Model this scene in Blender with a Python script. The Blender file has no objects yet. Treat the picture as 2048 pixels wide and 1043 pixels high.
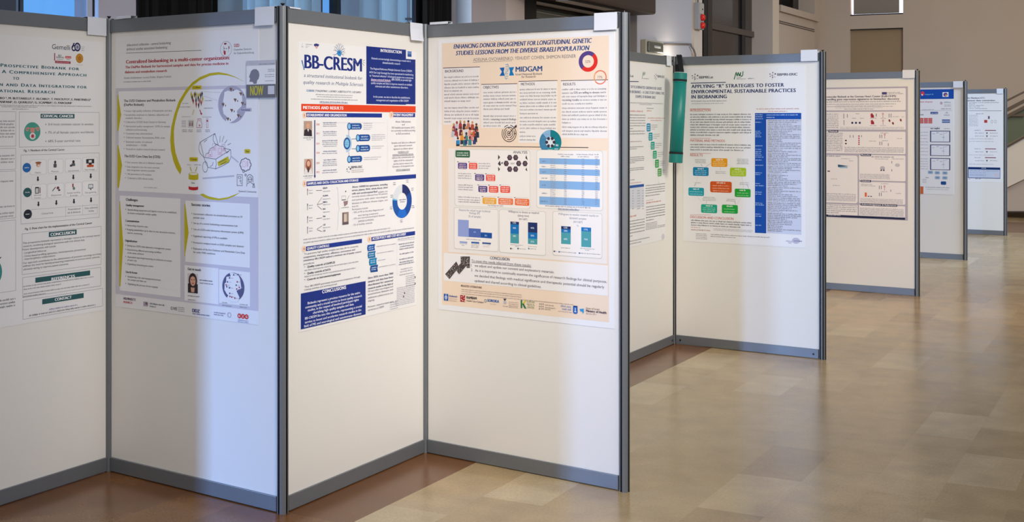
import bpy, math, random
import numpy as np
from mathutils import Vector, Matrix
random.seed(7)
S = bpy.context.scene
COL = S.collection

# ------------------------------------------------------------------ camera
F = 2550.0            # focal length in pixels of the 2048 x 1043 frame
CX, HY = 1024.0, 244.0  # principal column, horizon row
CAMZ = 1.544
cam_data = bpy.data.cameras.new('camera')
cam_data.sensor_fit = 'HORIZONTAL'; cam_data.sensor_width = 36.0
cam_data.lens = F * 36.0 / 2048.0
cam_data.shift_y = -(521.5 - HY) / 2048.0
cam_data.clip_start = 0.05; cam_data.clip_end = 200
cam = bpy.data.objects.new('camera', cam_data); COL.objects.link(cam)
cam.location = (0, 0, CAMZ); cam.rotation_euler = (math.pi / 2, 0, 0)
S.camera = cam

# ------------------------------------------------------------------ world, exposure
S.view_settings.view_transform = 'Standard'
S.view_settings.look = 'None'
S.view_settings.exposure = 0.0
S.view_settings.gamma = 1.0
S.view_settings.use_curve_mapping = False
w = bpy.data.worlds.new('world'); S.world = w; w.use_nodes = True
w.node_tree.nodes['Background'].inputs[0].default_value = (0.97, 0.97, 1.0, 1)
w.node_tree.nodes['Background'].inputs[1].default_value = 0.37

# room frame: u across the hall, v along it
CU, SU = 0.8870, 0.4618
PHI = math.atan2(-SU, CU)
def UV(u, v, z=0.0):
    return Vector((CU * u + SU * v, -SU * u + CU * v, z))

def area_light(name, loc, target, sx, sy, power, col, spread=180):
    d = bpy.data.lights.new(name, 'AREA'); d.shape = 'RECTANGLE'
    d.size = sx; d.size_y = sy; d.energy = power; d.color = col; d.spread = math.radians(spread)
    o = bpy.data.objects.new(name, d); COL.objects.link(o)
    o.location = loc
    dirv = Vector(target) - Vector(loc)
    o.rotation_euler = dirv.to_track_quat('-Z', 'Y').to_euler()
    return o
# cool daylight through the glass bays of the left-hand facade
area_light('daylight_bay_front', UV(-7.1, -0.8, 2.35), UV(-2.9, 4.6, 0.6), 0.5, 1.3, 500, (0.22, 0.45, 1.000))
area_light('daylight_bay_middle', UV(-5.7, 3.75, 0.75), UV(-2.2, 8.2, 0.6), 0.4, 1.3, 95.0, (0.30, 0.54, 1.000))
# added fill lights with no visible source, each aimed at one board group
area_light('fill_light_front', (0.9, 1.4, 3.6), (0.2, 5.5, 1.3), 0.9, 0.9, 23.0, (1.000, 0.965, 0.910), 62)
area_light('fill_light_side', (1.5, 3.3, 3.1), (-0.5, 5.6, 0.9), 0.8, 0.8, 7.0, (1.000, 0.955, 0.920), 70)
area_light('fill_light_pair', (3.3, 5.6, 3.6), (1.5, 8.7, 1.2), 1.0, 1.0, 19.5, (1.000, 0.928, 0.772), 75)
area_light('fill_light_back', (4.6, 8.0, 4.0), (3.2, 11.5, 0.9), 1.0, 1.0, 33.8, (1.000, 0.723, 0.342), 80)
area_light('fill_light_end', (7.6, 11.5, 4.4), (5.6, 16.2, 0.9), 1.4, 1.4, 131.6, (0.646, 0.792, 1.000), 90)  # cool fill added for the two farthest boards
area_light('fill_light_far_wall', (8.5, 16.5, 5.0), (8.0, 21.6, 1.6), 1.6, 1.6, 35.0, (1.000, 0.769, 0.367), 130)  # fill added to brighten the far wall and stairs

# ------------------------------------------------------------------ materials
MATS = {}
def s2l(c):
    c = c / 255.0
    return c / 12.92 if c <= 0.04045 else ((c + 0.055) / 1.055) ** 2.4
def lin(rgb): return tuple(s2l(c) for c in rgb)
def mat(name, rgb, rough=0.6, metal=0.0, spec=0.5, noise=0.0, scale=40, bump=0.0, **kw):
    if name in MATS: return MATS[name]
    m = bpy.data.materials.new(name); m.use_nodes = True
    nt = m.node_tree; b = nt.nodes['Principled BSDF']
    c = lin(rgb)
    b.inputs['Base Color'].default_value = (*c, 1)
    b.inputs['Roughness'].default_value = rough
    b.inputs['Metallic'].default_value = metal
    b.inputs['Specular IOR Level'].default_value = spec
    if noise or bump:
        tc = nt.nodes.new('ShaderNodeTexCoord')
        n = nt.nodes.new('ShaderNodeTexNoise'); n.inputs['Scale'].default_value = scale
        n.inputs['Detail'].default_value = 4
        nt.links.new(tc.outputs['Object'], n.inputs['Vector'])
        if noise:
            r = nt.nodes.new('ShaderNodeMix'); r.data_type = 'RGBA'
            r.inputs[6].default_value = (*[x * (1 - noise) for x in c], 1)
            r.inputs[7].default_value = (*[min(1, x * (1 + noise)) for x in c], 1)
            nt.links.new(n.outputs['Fac'], r.inputs[0])
            nt.links.new(r.outputs[2], b.inputs['Base Color'])
        if bump:
            bp = nt.nodes.new('ShaderNodeBump'); bp.inputs['Strength'].default_value = bump
            bp.inputs['Distance'].default_value = 0.002
            nt.links.new(n.outputs['Fac'], bp.inputs['Height'])
            nt.links.new(bp.outputs[0], b.inputs['Normal'])
    MATS[name] = m
    return m
def emis(name, rgb, strength):
    if name in MATS: return MATS[name]
    m = bpy.data.materials.new(name); m.use_nodes = True
    b = m.node_tree.nodes['Principled BSDF']
    b.inputs['Base Color'].default_value = (0.02, 0.02, 0.03, 1)
    b.inputs['Emission Color'].default_value = (*lin(rgb), 1)
    b.inputs['Emission Strength'].default_value = strength
    b.inputs['Roughness'].default_value = 0.2
    MATS[name] = m
    return m
def ink(rgb):
    return mat('ink_%d_%d_%d' % tuple(rgb), rgb, 0.55, 0, 0.3)
PAPER = mat('poster_paper', (236, 235, 236), 0.5, 0, 0.35, bump=0.12, scale=3)
TAGP = mat('tag_paper', (226, 229, 238), 0.7, 0, 0.3)
PANEL = mat('white_board_panel', (233, 230, 225), 0.55, 0, 0.4, noise=0.015, scale=220, bump=0.05)
ALU = mat('anodised_aluminium', (120, 124, 129), 0.42, 0.35, 0.5, noise=0.05, scale=120)
SLOT = mat('slot_shade_and_dark_lines', (30, 30, 33), 0.6)  # shade painted into the post slots; also serves plain dark lines
BLK = mat('black_plastic', (18, 18, 20), 0.5)

# ------------------------------------------------------------------ object helpers
def tag(o, label=None, cat=None, group=None, kind=None):
    if label: o['label'] = label
    if cat: o['category'] = cat
    if group: o['group'] = group
    if kind: o['kind'] = kind
    return o
def empty(name, loc, rz, label, cat, group=None):
    o = bpy.data.objects.new(name, None); COL.objects.link(o)
    o.empty_display_size = 0.1
    o.location = loc; o.rotation_euler = (0, 0, rz)
    return tag(o, label, cat, group)
class MB:
    """collects shapes, links them as one mesh object"""
    def __init__(self): self.v = []; self.f = []; self.m = []; self.mats = []
    def mi(self, m):
        if m not in self.mats: self.mats.append(m)
        return self.mats.index(m)
    def poly(self, pts, m):
        b = len(self.v); self.v += [tuple(p) for p in pts]
        self.f.append(tuple(range(b, b + len(pts)))); self.m.append(self.mi(m))
    def box(self, a, c, m):
        x0, y0, z0 = a; x1, y1, z1 = c
        if x0 > x1: x0, x1 = x1, x0
        if y0 > y1: y0, y1 = y1, y0
        if z0 > z1: z0, z1 = z1, z0
        b = len(self.v)
        self.v += [(x0, y0, z0), (x1, y0, z0), (x1, y1, z0), (x0, y1, z0), (x0, y0, z1), (x1, y0, z1), (x1, y1, z1), (x0, y1, z1)]
        k = self.mi(m)
        for q in ((0, 3, 2, 1), (4, 5, 6, 7), (0, 1, 5, 4), (1, 2, 6, 5), (2, 3, 7, 6), (3, 0, 4, 7)):
            self.f.append(tuple(b + i for i in q)); self.m.append(k)
    def prism(self, ring, z0, z1, m, caps=True, mats=None):
        """ring: ccw xy points, extruded along z; mats: one per side"""
        n = len(ring); b = len(self.v)
        self.v += [(x, y, z0) for x, y in ring] + [(x, y, z1) for x, y in ring]
        for i in range(n):
            j = (i + 1) % n
            self.f.append((b + i, b + j, b + n + j, b + n + i)); self.m.append(self.mi(mats[i] if mats else m))
        if caps:
            self.f.append(tuple(b + i for i in reversed(range(n)))); self.m.append(self.mi(m))
            self.f.append(tuple(b + n + i for i in range(n))); self.m.append(self.mi(m))
    def loft(self, rings, m, closed=True, caps=True):
        n = len(rings[0]); b = len(self.v); k = self.mi(m)
        for r in rings: self.v += [tuple(p) for p in r]
        for a in range(len(rings) - 1):
            for i in range(n if closed else n - 1):
                j = (i + 1) % n
                self.f.append((b + a * n + i, b + a * n + j, b + (a + 1) * n + j, b + (a + 1) * n + i)); self.m.append(k)
        if caps and closed:
            self.f.append(tuple(b + i for i in reversed(range(n)))); self.m.append(k)
            e = b + (len(rings) - 1) * n
            self.f.append(tuple(e + i for i in range(n))); self.m.append(k)
    def tube(self, pts, r, m, n=12, caps=True):
        pts = [Vector(p) for p in pts]; rings = []
        for i, p in enumerate(pts):
            d = (pts[min(i + 1, len(pts) - 1)] - pts[max(i - 1, 0)]).normalized()
            a = d.orthogonal().normalized() if i == 0 else (a0 - d * a0.dot(d)).normalized()
            a0 = a; c = d.cross(a)
            rr = r[i] if isinstance(r, (list, tuple)) else r
            rings.append([p + (a * math.cos(t) + c * math.sin(t)) * rr for t in [2 * math.pi * q / n for q in range(n)]])
        self.loft(rings, m, True, caps)
    def build(self, name, parent=None, smooth=False, bevel=0.0, label=None, cat=None, group=None, kind=None, loc=None, rz=0.0):
        me = bpy.data.meshes.new(name)
        me.from_pydata(self.v, [], self.f)
        for m in self.mats: me.materials.append(m)
        if self.m: me.polygons.foreach_set('material_index', self.m)
        if smooth: me.polygons.foreach_set('use_smooth', [True] * len(me.polygons))
        me.update()
        o = bpy.data.objects.new(name, me); COL.objects.link(o)
        if parent: o.parent = parent
        if loc is not None: o.location = loc
        o.rotation_euler = (0, 0, rz)
        if bevel:
            bv = o.modifiers.new('bevel', 'BEVEL'); bv.width = bevel; bv.segments = 2; bv.limit_method = 'ANGLE'
        return tag(o, label, cat, group, kind)

# ------------------------------------------------------------------ text -> flat outlines
TCACHE = {}
def text_shape(body, bold=0, ital=0, sc=0, space=1.0):
    # returns the outline points, the faces and how many times the text is struck
    key = (body, bold, ital, sc, space)
    if key in TCACHE: return TCACHE[key]
    cu = bpy.data.curves.new('tmp', 'FONT'); cu.body = body; cu.size = 1.0
    cu.resolution_u = 5 if len(body) < 16 else 2; cu.fill_mode = 'FRONT'
    cu.shear = 0.22 if ital else 0.0
    cu.space_character = space
    if sc:
        cu.small_caps_scale = 0.84
        for i, ch in enumerate(body):
            if ch.islower(): cu.body_format[i].use_small_caps = True
    ob = bpy.data.objects.new('tmp', cu)
    me = ob.to_mesh()
    n = len(me.vertices); co = np.zeros(n * 3); me.vertices.foreach_get('co', co)
    co = co.reshape(-1, 3)[:, :2].copy()
    fs = [tuple(p.vertices) for p in me.polygons]
    ob.to_mesh_clear(); bpy.data.objects.remove(ob); bpy.data.curves.remove(cu)
    nc = 1
    if bold and n:
        k = 0.026 * min(bold, 1.7); sh = [-k, 0, k] if bold > 1.2 else [-k, k]
        nc = len(sh); co = np.concatenate([co + [a, 0] for a in sh])
        fs = [tuple(i + n * q for i in f) for q in range(len(co) // n) for f in fs]
    TCACHE[key] = (co, fs, nc)
    return co, fs, nc
CAPH = float(text_shape('H')[0][:, 1].max())

# ------------------------------------------------------------------ where the boards stand
BH = 2.0     # height of the board frames
def post_at(x, h):
    Y = F * BH / h + 0.02
    return Vector(((x - CX) / F * Y, Y, 0))
PT = dict(AB=post_at(218, 904), BC=post_at(565.5, 1016), CD=post_at(850, 856), D1=post_at(1249, 959),
          EF=post_at(1347, 574), F1=post_at(1645.5, 615.5), G1=post_at(1835, 451), H1=post_at(1931, 358), I1=post_at(2011, 294))
eC = (PT['CD'] - PT['BC']).normalized(); eD = (PT['D1'] - PT['CD']).normalized(); eF = (PT['F1'] - PT['EF']).normalized()
WB = 1.075
PT['A0'] = PT['AB'] - eC * 0.925
PT['E0'] = PT['EF'] - Vector((0.469, 0.883, 0)).normalized() * WB
for k in 'GHI': PT[k + '0'] = PT[k + '1'] - eF * WB
BOARDS = dict(A=('A0', 'AB'), B=('AB', 'BC'), C=('BC', 'CD'), D=('CD', 'D1'), E=('E0', 'EF'), F=('EF', 'F1'), G=('G0', 'G1'), H=('H0', 'H1'), I=('I0', 'I1'))
class Plane:
    """face of a board: s along it from its left post, z up"""
    def __init__(self, key, off=0.006):
        a, b = PT[BOARDS[key][0]], PT[BOARDS[key][1]]
        self.e = (b - a).normalized(); self.L = (b - a).length
        self.rz = math.atan2(self.e.y, self.e.x)
        self.n = Vector((self.e.y, -self.e.x, 0))     # towards the viewer
        self.o = a + self.n * off; self.a = a
    def s(self, x):
        d = Vector(((x - CX) / F, 1, 0))
        # o + s e = k d
        det = self.e.x * -d.y + d.x * self.e.y
        return (-self.o.x * -d.y - d.x * self.o.y) / det
    def depth(self, x): return self.o.y + self.s(x) * self.e.y
    def sz(self, x, y):
        s = self.s(x); Y = self.o.y + s * self.e.y
        return s, CAMZ + (HY - y) / F * Y
PL = {k: Plane(k) for k in BOARDS}
RAIL = 0.058

# ------------------------------------------------------------------ boards
BLAB = dict(
 A='white display board holding the poster with teal section banners',
 B='white display board holding the grey poster with the big yellow arc',
 C='white display board holding the poster with navy blue boxes and an orange bar',
 D='white display board holding the peach coloured poster, nearest on the right of the front zigzag',
 E='white display board mostly hidden behind the peach poster board, left of the green tube',
 F='white display board holding the poster with rounded coloured boxes, beside the green tube',
 G='white display board holding the mauve framed poster',
 H='white display board with the blue topped poster, second last of the receding row',
 I='white display board farthest away, last of the receding row beside the staircase')
BOARD_OBJ = {}
for k in BOARDS:
    p = PL[k]; L = p.L; g = 0.0237
    base = p.a + p.e * (L / 2)
    r = empty('display_board', base, p.rz, BLAB[k], 'display board', 'white display boards')
    h0, h1 = -L / 2 + g, L / 2 - g
    b = MB(); b.box((h0, -0.005, 0.055), (h1, 0.005, BH - RAIL + 0.006), PANEL); b.build('panel', r)
    b = MB(); b.box((h0, -0.013, BH - RAIL - 0.002), (h1, 0.013, BH - 0.004), ALU); b.build('top_rail', r, bevel=0.002)
    b = MB(); b.box((h0, -0.013, 0.003), (h1, 0.013, 0.064), ALU); b.build('bottom_rail', r, bevel=0.002)
    if k in 'EF':
        for sx in (h0 + 0.035, h1 - 0.035):
            for z in (0.03, BH - 0.032):
                b = MB(); b.tube([(sx, -0.0125, z), (sx, -0.0152, z)], 0.007, BLK, 10); b.build('screw', r, label='dark recessed screw head')
    BOARD_OBJ[k] = r

# ------------------------------------------------------------------ posts
def post_ring(R, ng, a0, gw=0.0042, gd=0.007):
    ring, sl = [], []
    for i in range(ng):
        a = a0 + 2 * math.pi * i / ng
        c, s_ = math.cos(a), math.sin(a)
        da = math.asin(gw / R)
        ring += [(R * math.cos(a - da), R * math.sin(a - da)),
                 (c * (R - gd) + s_ * gw, s_ * (R - gd) - c * gw), (c * (R - gd) - s_ * gw, s_ * (R - gd) + c * gw),
                 (R * math.cos(a + da), R * math.sin(a + da))]
        sl += [SLOT, SLOT, SLOT]
        nx = a + 2 * math.pi / ng; k = 4 if ng <= 4 else 2
        aa, bb = a + da, nx - da
        sl += [ALU] * k
        for q in range(1, k):
            t = aa + (bb - aa) * q / k
            ring.append((R * math.cos(t), R * math.sin(t)))
    return ring, sl
PLAB = dict(
 A0=('post at the outer left end of the front zigzag of boards', 4, 0.3, 0), AB=('post in the inner corner beside the teal banner poster board', 4, 0.0, 1),
 BC=('post on the front fold beside the yellow arc poster board', 4, 0.0, 1), CD=('post in the inner corner left of the peach poster board', 4, 0.0, 0),
 D1=('grooved end post at the right edge of the peach poster board', 4, 0.12, 2), E0=('post behind the peach poster board at the hidden end of the second pair', 4, 0.2, 0),
 EF=('post in the inner corner behind the hanging green tube', 8, 0.0, 0), F1=('multi grooved end post of the board with rounded coloured boxes', 8, 0.12, 1),
 G0=('hidden left post of the mauve framed poster board', 8, 0.1, 0), G1=('end post at the right edge of the mauve framed poster board', 4, -0.15, 1), H0=('hidden left post of the blue topped poster board', 8, 0.1, 0),
 H1=('end post at the right edge of the blue topped poster board', 4, -0.1, 1), I0=('hidden left post of the farthest board', 8, 0.1, 0), I1=('end post of the farthest board, next to the staircase', 4, -0.15, 1))
for k, (lab, ng, da, cap) in PLAB.items():
    p = PT[k]
    view = math.atan2(-p.y, -p.x)
    a0 = view + math.pi / ng + da if ng == 4 else view + da
    r = empty('board_post', (p.x, p.y, 0), 0, 'grey aluminium ' + lab, 'post', 'aluminium board posts')
    ring, sl = post_ring(0.0225, ng, a0)
    b = MB(); b.prism(ring, 0.0, BH + 0.002, ALU, True, sl); b.build('profile', r)
    if cap == 1:
        b = MB(); b.tube([(0, 0, BH + 0.002), (0, 0, BH + 0.006), (0, 0, BH + 0.011), (0, 0, BH + 0.0135)], [0.003, 0.004, 0.009, 0.009], BLK, 16)
        b.build('cap_screw', r, label='small black cap screw')
    elif cap == 2:
        b = MB(); b.tube([(0, 0, BH + 0.002), (0, 0, BH + 0.010)], 0.002, ALU, 8); b.build('peg', r)

# ------------------------------------------------------------------ posters
class Poster:
    def __init__(self, key, x0, y0, x1, y1, label, name='poster', cat='poster', group='scientific posters', sheet=PAPER, lift=0.0, wide=None):
        """x0,y0 top-left and y1 bottom-left as seen; x1 right edge"""
        self.p = Plane(key, 0.006 + lift); p = self.p
        self.s0, self.z1 = p.sz(x0, y0); _, self.z0 = p.sz(x0, y1); self.s1 = p.s(x1)
        if wide: self.s0 = self.s1 - wide
        self.sc = (self.s0 + self.s1) / 2
        self.root = empty(name, p.o + p.e * self.sc + Vector((0, 0, self.z0)) , p.rz, label, cat, group)
        self.k = 0
        w, h = self.s1 - self.s0, self.z1 - self.z0
        # the sheet: a thin solid leaf with a slight wave
        b = MB(); nx, nz = 16, 24; t = 0.0008
        def wav(i, j):
            return 0.0
        b.box((-w / 2, -0.0004, 0), (w / 2, 0.0009 if not lift else 0.0, h), sheet)
        b.build('sheet', self.root)
        self.w, self.h = w, h
    def loc(self, s, z, d): return (s - self.sc, -d, z - self.z0)
    def part(self, name, label=None, parent=None): return Ink(self, name, label, parent)
    def clampx(self, x): return x

class Ink:
    def __init__(self, po, name, label=None, parent=None):
        self.po = po; self.p = po.p; self.name = name; self.mb = MB(); self.label = label; self.parent = parent
    def _d(self):
        self.po.k += 1
        return 0.0006 + self.po.k * 0.0000035
    def _pt(self, s, z, d): return self.po.loc(s, z, d)
    def rect(self, x0, y0, x1, y1, col):
        s0, za = self.p.sz(x0, y0); _, zb = self.p.sz(x0, y1); s1 = self.p.s(x1)
        return self.rect_s(s0, s1, zb, za, col)
    def rect_s(self, s0, s1, z0, z1, col, d=None):
        d = d or self._d()
        self.mb.poly([self._pt(s0, z0, d), self._pt(s1, z0, d), self._pt(s1, z1, d), self._pt(s0, z1, d)], ink(col))
        return self
    def rrect(self, x0, y0, x1, y1, col, r=0.25):
        s0, za = self.p.sz(x0, y0); _, zb = self.p.sz(x0, y1); s1 = self.p.s(x1)
        rr = r * min(s1 - s0, za - zb); d = self._d(); pts = []
        for cx, cz, a in ((s1 - rr, zb + rr, -90), (s1 - rr, za - rr, 0), (s0 + rr, za - rr, 90), (s0 + rr, zb + rr, 180)):
            for q in range(4):
                t = math.radians(a + q * 30); pts.append(self._pt(cx + rr * math.cos(t), cz + rr * math.sin(t), d))
        self.mb.poly(pts, ink(col)); return self
    def frame(self, x0, y0, x1, y1, col, wpx=0.6):
        s0, za = self.p.sz(x0, y0); _, zb = self.p.sz(x0, y1); s1 = self.p.s(x1)
        w = wpx * self.p.depth(x0) / F; d = self._d()
        for a in ((s0, s1, za - w, za), (s0, s1, zb, zb + w), (s0, s0 + w, zb + w, za - w), (s1 - w, s1, zb + w, za - w)):
            self.rect_s(*a, col, d)
        return self
    def poly(self, pts, col):
        d = self._d()
        q = [self._pt(*self.p.sz(x, y), d) for x, y in pts]
        # face the viewer
        ar = sum(q[i][0] * q[(i + 1) % len(q)][2] - q[(i + 1) % len(q)][0] * q[i][2] for i in range(len(q)))
        if ar < 0: q.reverse()
        self.mb.poly(q, ink(col)); return self
    def ell(self, cx, cy, rx, ry, col, inner=0.0, a0=0.0, a1=360.0, n=36):
        """clockwise from the top, degrees"""
        s, z = self.p.sz(cx, cy); a = (self.p.s(cx + rx) - self.p.s(cx - rx)) / 2; b = ry * self.p.depth(cx) / F
        d = self._d(); n = max(3, int(n * (a1 - a0) / 360)); m = ink(col)
        P = lambda t, k: self._pt(s + a * k * math.sin(math.radians(t)), z + b * k * math.cos(math.radians(t)), d)
        if inner <= 0 and a1 - a0 >= 359.9:
            self.mb.poly([P(a1 - (a1 - a0) * i / n, 1) for i in range(n)], m)
        else:
            for i in range(n):
                t0 = a0 + (a1 - a0) * i / n; t1 = a0 + (a1 - a0) * (i + 1) / n
                if inner > 0: self.mb.poly([P(t1, 1), P(t0, 1), P(t0, inner), P(t1, inner)], m)
                else: self.mb.poly([P(t1, 1), P(t0, 1), self._pt(s, z, d)], m)
        return self
    def ring(self, cx, cy, rx, ry, wpx, col, a0=0, a1=360):
        return self.ell(cx, cy, rx, ry, col, max(0.05, 1 - wpx / ry), a0, a1)
    def line(self, pts, wpx, col, closed=False):
        d = self._d(); m = ink(col)
        q = [self.p.sz(x, y) for x, y in pts]
        if closed: q.append(q[0])
        w = wpx * self.p.depth(pts[0][0]) / F / 2
        for (a, b), (c, e) in zip(q[:-1], q[1:]):
            t = Vector((c - a, e - b))
            if t.length < 1e-7: continue
            t.normalize(); nx, nz = -t.y * w, t.x * w
            a2, b2, c2, e2 = a - t.x * w * .5, b - t.y * w * .5, c + t.x * w * .5, e + t.y * w * .5
            self.mb.poly([self._pt(a2 - nx, b2 - nz, d), self._pt(c2 - nx, e2 - nz, d), self._pt(c2 + nx, e2 + nz, d), self._pt(a2 + nx, b2 + nz, d)], m)
        return self
    def text(self, body, x0, y, x1, h, col, bold=0, ital=0, sc=0, space=1.0, under=0):
        co, fs, nc = text_shape(body, bold, ital, sc, space)
        if len(co) == 0: return self
        s0, z = self.p.sz(x0, y); s1 = self.p.s(x1); d = self._d()
        mn, mx = co[:, 0].min(), co[:, 0].max()
        k = (s1 - s0) / (mx - mn); kz = h * self.p.depth(x0) / F / CAPH
        ss = s0 + (co[:, 0] - mn) * k - self.po.sc; zz = z + co[:, 1] * kz - self.po.z0
        b = len(self.mb.v)
        per = len(ss) // nc
        self.mb.v += [(float(a), -d - (i // per) * 0.0000012, float(c)) for i, (a, c) in enumerate(zip(ss, zz))]
        mi = self.mb.mi(ink(col))
        for f in fs:
            self.mb.f.append(tuple(b + i for i in f)); self.mb.m.append(mi)
        if under:
            t = 0.5 * self.p.depth(x0) / F
            self.rect_s(s0, s1, z - 3.2 * t, z - 1.6 * t, col, d)
        return self
    def lines(self, rows, h, col, **kw):
        for r in rows: self.text(r[0], r[1], r[2], r[3], h, col, **kw)
        return self
    def blur(self, x0, x1, ys, h, col, last=1.0, dens=0.62, center=False):
        """small print too fine to read: rows of letter-sized strokes"""
        s0 = self.p.s(x0); s1 = self.p.s(x1); Y = self.p.depth(x0); d = self._d(); col = tuple(int(v + (235 - v) * .34) for v in col) if sum(col) < 480 else col; m = self.mb.mi(ink(col))
        xh = h * 0.70 * Y / F; pit = xh * 0.80
        rnd = random.Random(int(x0 * 7 + x1 * 13 + (ys[0] if ys else 0) * 17))
        for i, y in enumerate(ys):
            z = CAMZ + (HY - y) / F * Y - self.po.z0
            a, e = s0, s1
            fr = last if i == len(ys) - 1 else 1.0
            if center:
                c = (s0 + s1) / 2; hw = (s1 - s0) / 2 * (fr if fr < 1 else rnd.uniform(.8, 1)); a, e = c - hw, c + hw
            else: e = s0 + (s1 - s0) * fr
            s = a; left = rnd.randint(3, 9)
            while s < e - pit * .5:
                if left == 0: s += pit * 0.8; left = rnd.randint(2, 10); continue
                t = rnd.random(); top = xh * (1.36 if t < .17 else 1.0); bot = -xh * .3 if .17 < t < .24 else 0.0
                wd = pit * dens * rnd.uniform(.8, 1.25); b = len(self.mb.v)
                x = s - self.po.sc
                self.mb.v += [(x, -d, z + bot), (x + wd, -d, z + bot), (x + wd, -d, z + top), (x, -d, z + top)]
                self.mb.f.append((b, b + 1, b + 2, b + 3)); self.mb.m.append(m)
                s += pit; left -= 1
        return self
    def cut(self, name, label=None, sub=False):
        o = self.done()
        return Ink(self.po, name, label, o if sub else self.parent)
    def done(self):
        o = self.mb.build(self.name, self.parent or self.po.root)
        if self.label: o['label'] = self.label
        return o
W_ = (240, 239, 240); DK = (45, 45, 52); GR = (95, 95, 102); LG = (150, 150, 158); NAVY = (0, 38, 125); WH = (245, 245, 248)
def seq(a, b, n): return [a + (b - a) * i / (n - 1) for i in range(n)]

# ================================================================== poster with the teal banners (far left)
TEAL = (45, 92, 96); TT = (52, 104, 116)
P = Poster('A', -120, 60, 207, 676, 'white poster with teal section banners and a flow chart', wide=0.84)
q = P.part('header_logos')
q.text('Gemelli', 104, 97.8, 140, 9.6, (58, 58, 80))
q.ell(147.4, 96, 4.6, 6.4, (34, 34, 92), .55).poly([(143, 96), (146.5, 86), (149.5, 85.6), (146, 95)], (34, 34, 92))
q.ell(154.6, 94, 6.2, 8.8, (34, 34, 92)).ell(154.6, 94, 4.0, 5.6, W_).ring(154.6, 94, 3.2, 4.6, 1.2, (90, 90, 140)).ell(154.6, 94, 1.8, 2.6, (90, 90, 140))
q.blur(162.5, 169, [94.5, 98, 101.5], 2, LG)
q.rect(108.2, 106, 110, 121, (160, 40, 62)).rect(110, 121.2, 141, 126, (160, 40, 62)).blur(112, 139, [124.4], 1.6, (240, 200, 205))
q.text('BEST', 116.3, 112.3, 123, 3, DK, bold=1).text('HOSPITALS', 112, 115.6, 128, 2.9, DK, bold=1).blur(113, 127, [118.8], 1.8, DK)
q.rect(130.5, 112, 142, 116.4, (205, 45, 55)).blur(132, 141, [115.3], 1.8, W_).blur(133, 140, [119.6], 1.8, DK)
q.ell(158.8, 116.6, 7.4, 9.5, (206, 146, 50)).ring(158.8, 116.6, 6.2, 8.2, .8, (160, 100, 30)).ell(158.8, 116.6, 3.4, 4.6, (182, 118, 36)).rect(153, 129, 166, 129.8, (190, 190, 196))
q.done()
q = P.part('title_text')
for a in (('Prospective Biobank for', .8, 133.2, 158), ('A Comprehensive Approach', 3.4, 146, 172.5), ('to', 25.5, 159, 38), ('n and Data Integration for', -1.5, 171.6, 173.4), ('ational Research', -1.5, 184.2, 109.5)):
    q.text(a[0], *a[1:], 6.4, TT, bold=1.6, sc=1, space=1.25)
q.done()
q = P.part('author_text')
q.text('RO ², M. BUTTARELLI², F. ALCARO², T. PASCIUTO³, E. MARTINELLI¹', 0, 198, 181, 4.3, (28, 28, 34), bold=1.6)
q.text('ANFANI², D. QUERLEU², G. SCAMBIA³, O. PAROLINI¹', -2, 205.6, 143.5, 4.3, (28, 28, 34), bold=1.6)
q.blur(-2, 183, [210.8], 2, GR); q.blur(3, 75, [214], 2, GR).blur(24, 57, [218.6], 2, GR); q.done()
q = P.part('left_text_column')
for y0, y1 in ((221.5, 295), (299, 344), (347, 447), (451, 601)): q.frame(-110, y0, 31.5, y1, (140, 140, 150), .6)
for ys in ([243.5, 250, 256.5, 263.3, 270, 276.5], [316, 322.6, 329.5], [369.6], [422.6, 436.5, 443]):
    q.blur(-105, 29, ys, 4, (105, 105, 112), last=.98)
q.blur(-105, 31, [618.5, 625.5, 632.5], 4.4, (50, 50, 56))
q.ell(-14, 545, 18, 27, (62, 140, 138)).poly([(-4, 522), (3.2, 513), (-2, 514.5), (-8, 520)], DK); q.done()
q = P.part('cancer_numbers_box')
q.frame(38, 223, 198.6, 294.4, (140, 140, 150), .6)
q = q.cut('section_banner', None, True); q.rect(80.9, 227.4, 148.8, 236.3, TEAL).text('CERVICAL CANCER', 83, 234.3, 146.5, 5, WH, bold=1.6)
q = q.cut('round_drawing'); q.ell(64.4, 263, 16.3, 18.8, (74, 158, 140)).rrect(60.6, 255, 69, 266, (214, 140, 130), .4).ell(54, 258.5, 3, 4, (214, 140, 130), .4).ell(75.5, 258, 3, 4, (214, 140, 130), .4)
q.line([(55, 255), (61, 257)], 2, (214, 140, 130)).line([(69, 257), (75, 254.5)], 2, (214, 140, 130)).ell(65, 272, 5.8, 6.6, W_)
for a in range(0, 180, 45):
    c, s_ = math.cos(math.radians(a)), math.sin(math.radians(a)); q.line([(65 - 4 * c, 272 - 4.8 * s_), (65 + 4 * c, 272 + 4.8 * s_)], 1.6, (184, 44, 64))
q.ell(65, 272, 2.4, 2.8, (184, 44, 64))
for t, x1, y in (('3rd most common cancer in women', 186.4, 250.5), ('7% of all female cancers worldwide', 187.4, 267), ('68% 5-year survival rate', 160.3, 284.2)):
    q = q.cut('bullet_line'); q.text(t, 96, y, x1, 4.6, (92, 92, 100)).ell(91.5, y - 2, .9, 1.1, (92, 92, 100))
q = q.cut('caption'); q.text('Fig. 1: Numbers of the Cervical Cancer.', 47.3, 302.8, 129.6, 4.2, (50, 50, 58), bold=.8); q.done()
q = P.part('flow_chart')
q.frame(41.5, 309.5, 198.5, 448, (140, 140, 150), .6)
CB = (205, 205, 212); AR = (32, 34, 48)
o_ = q.done()
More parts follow.
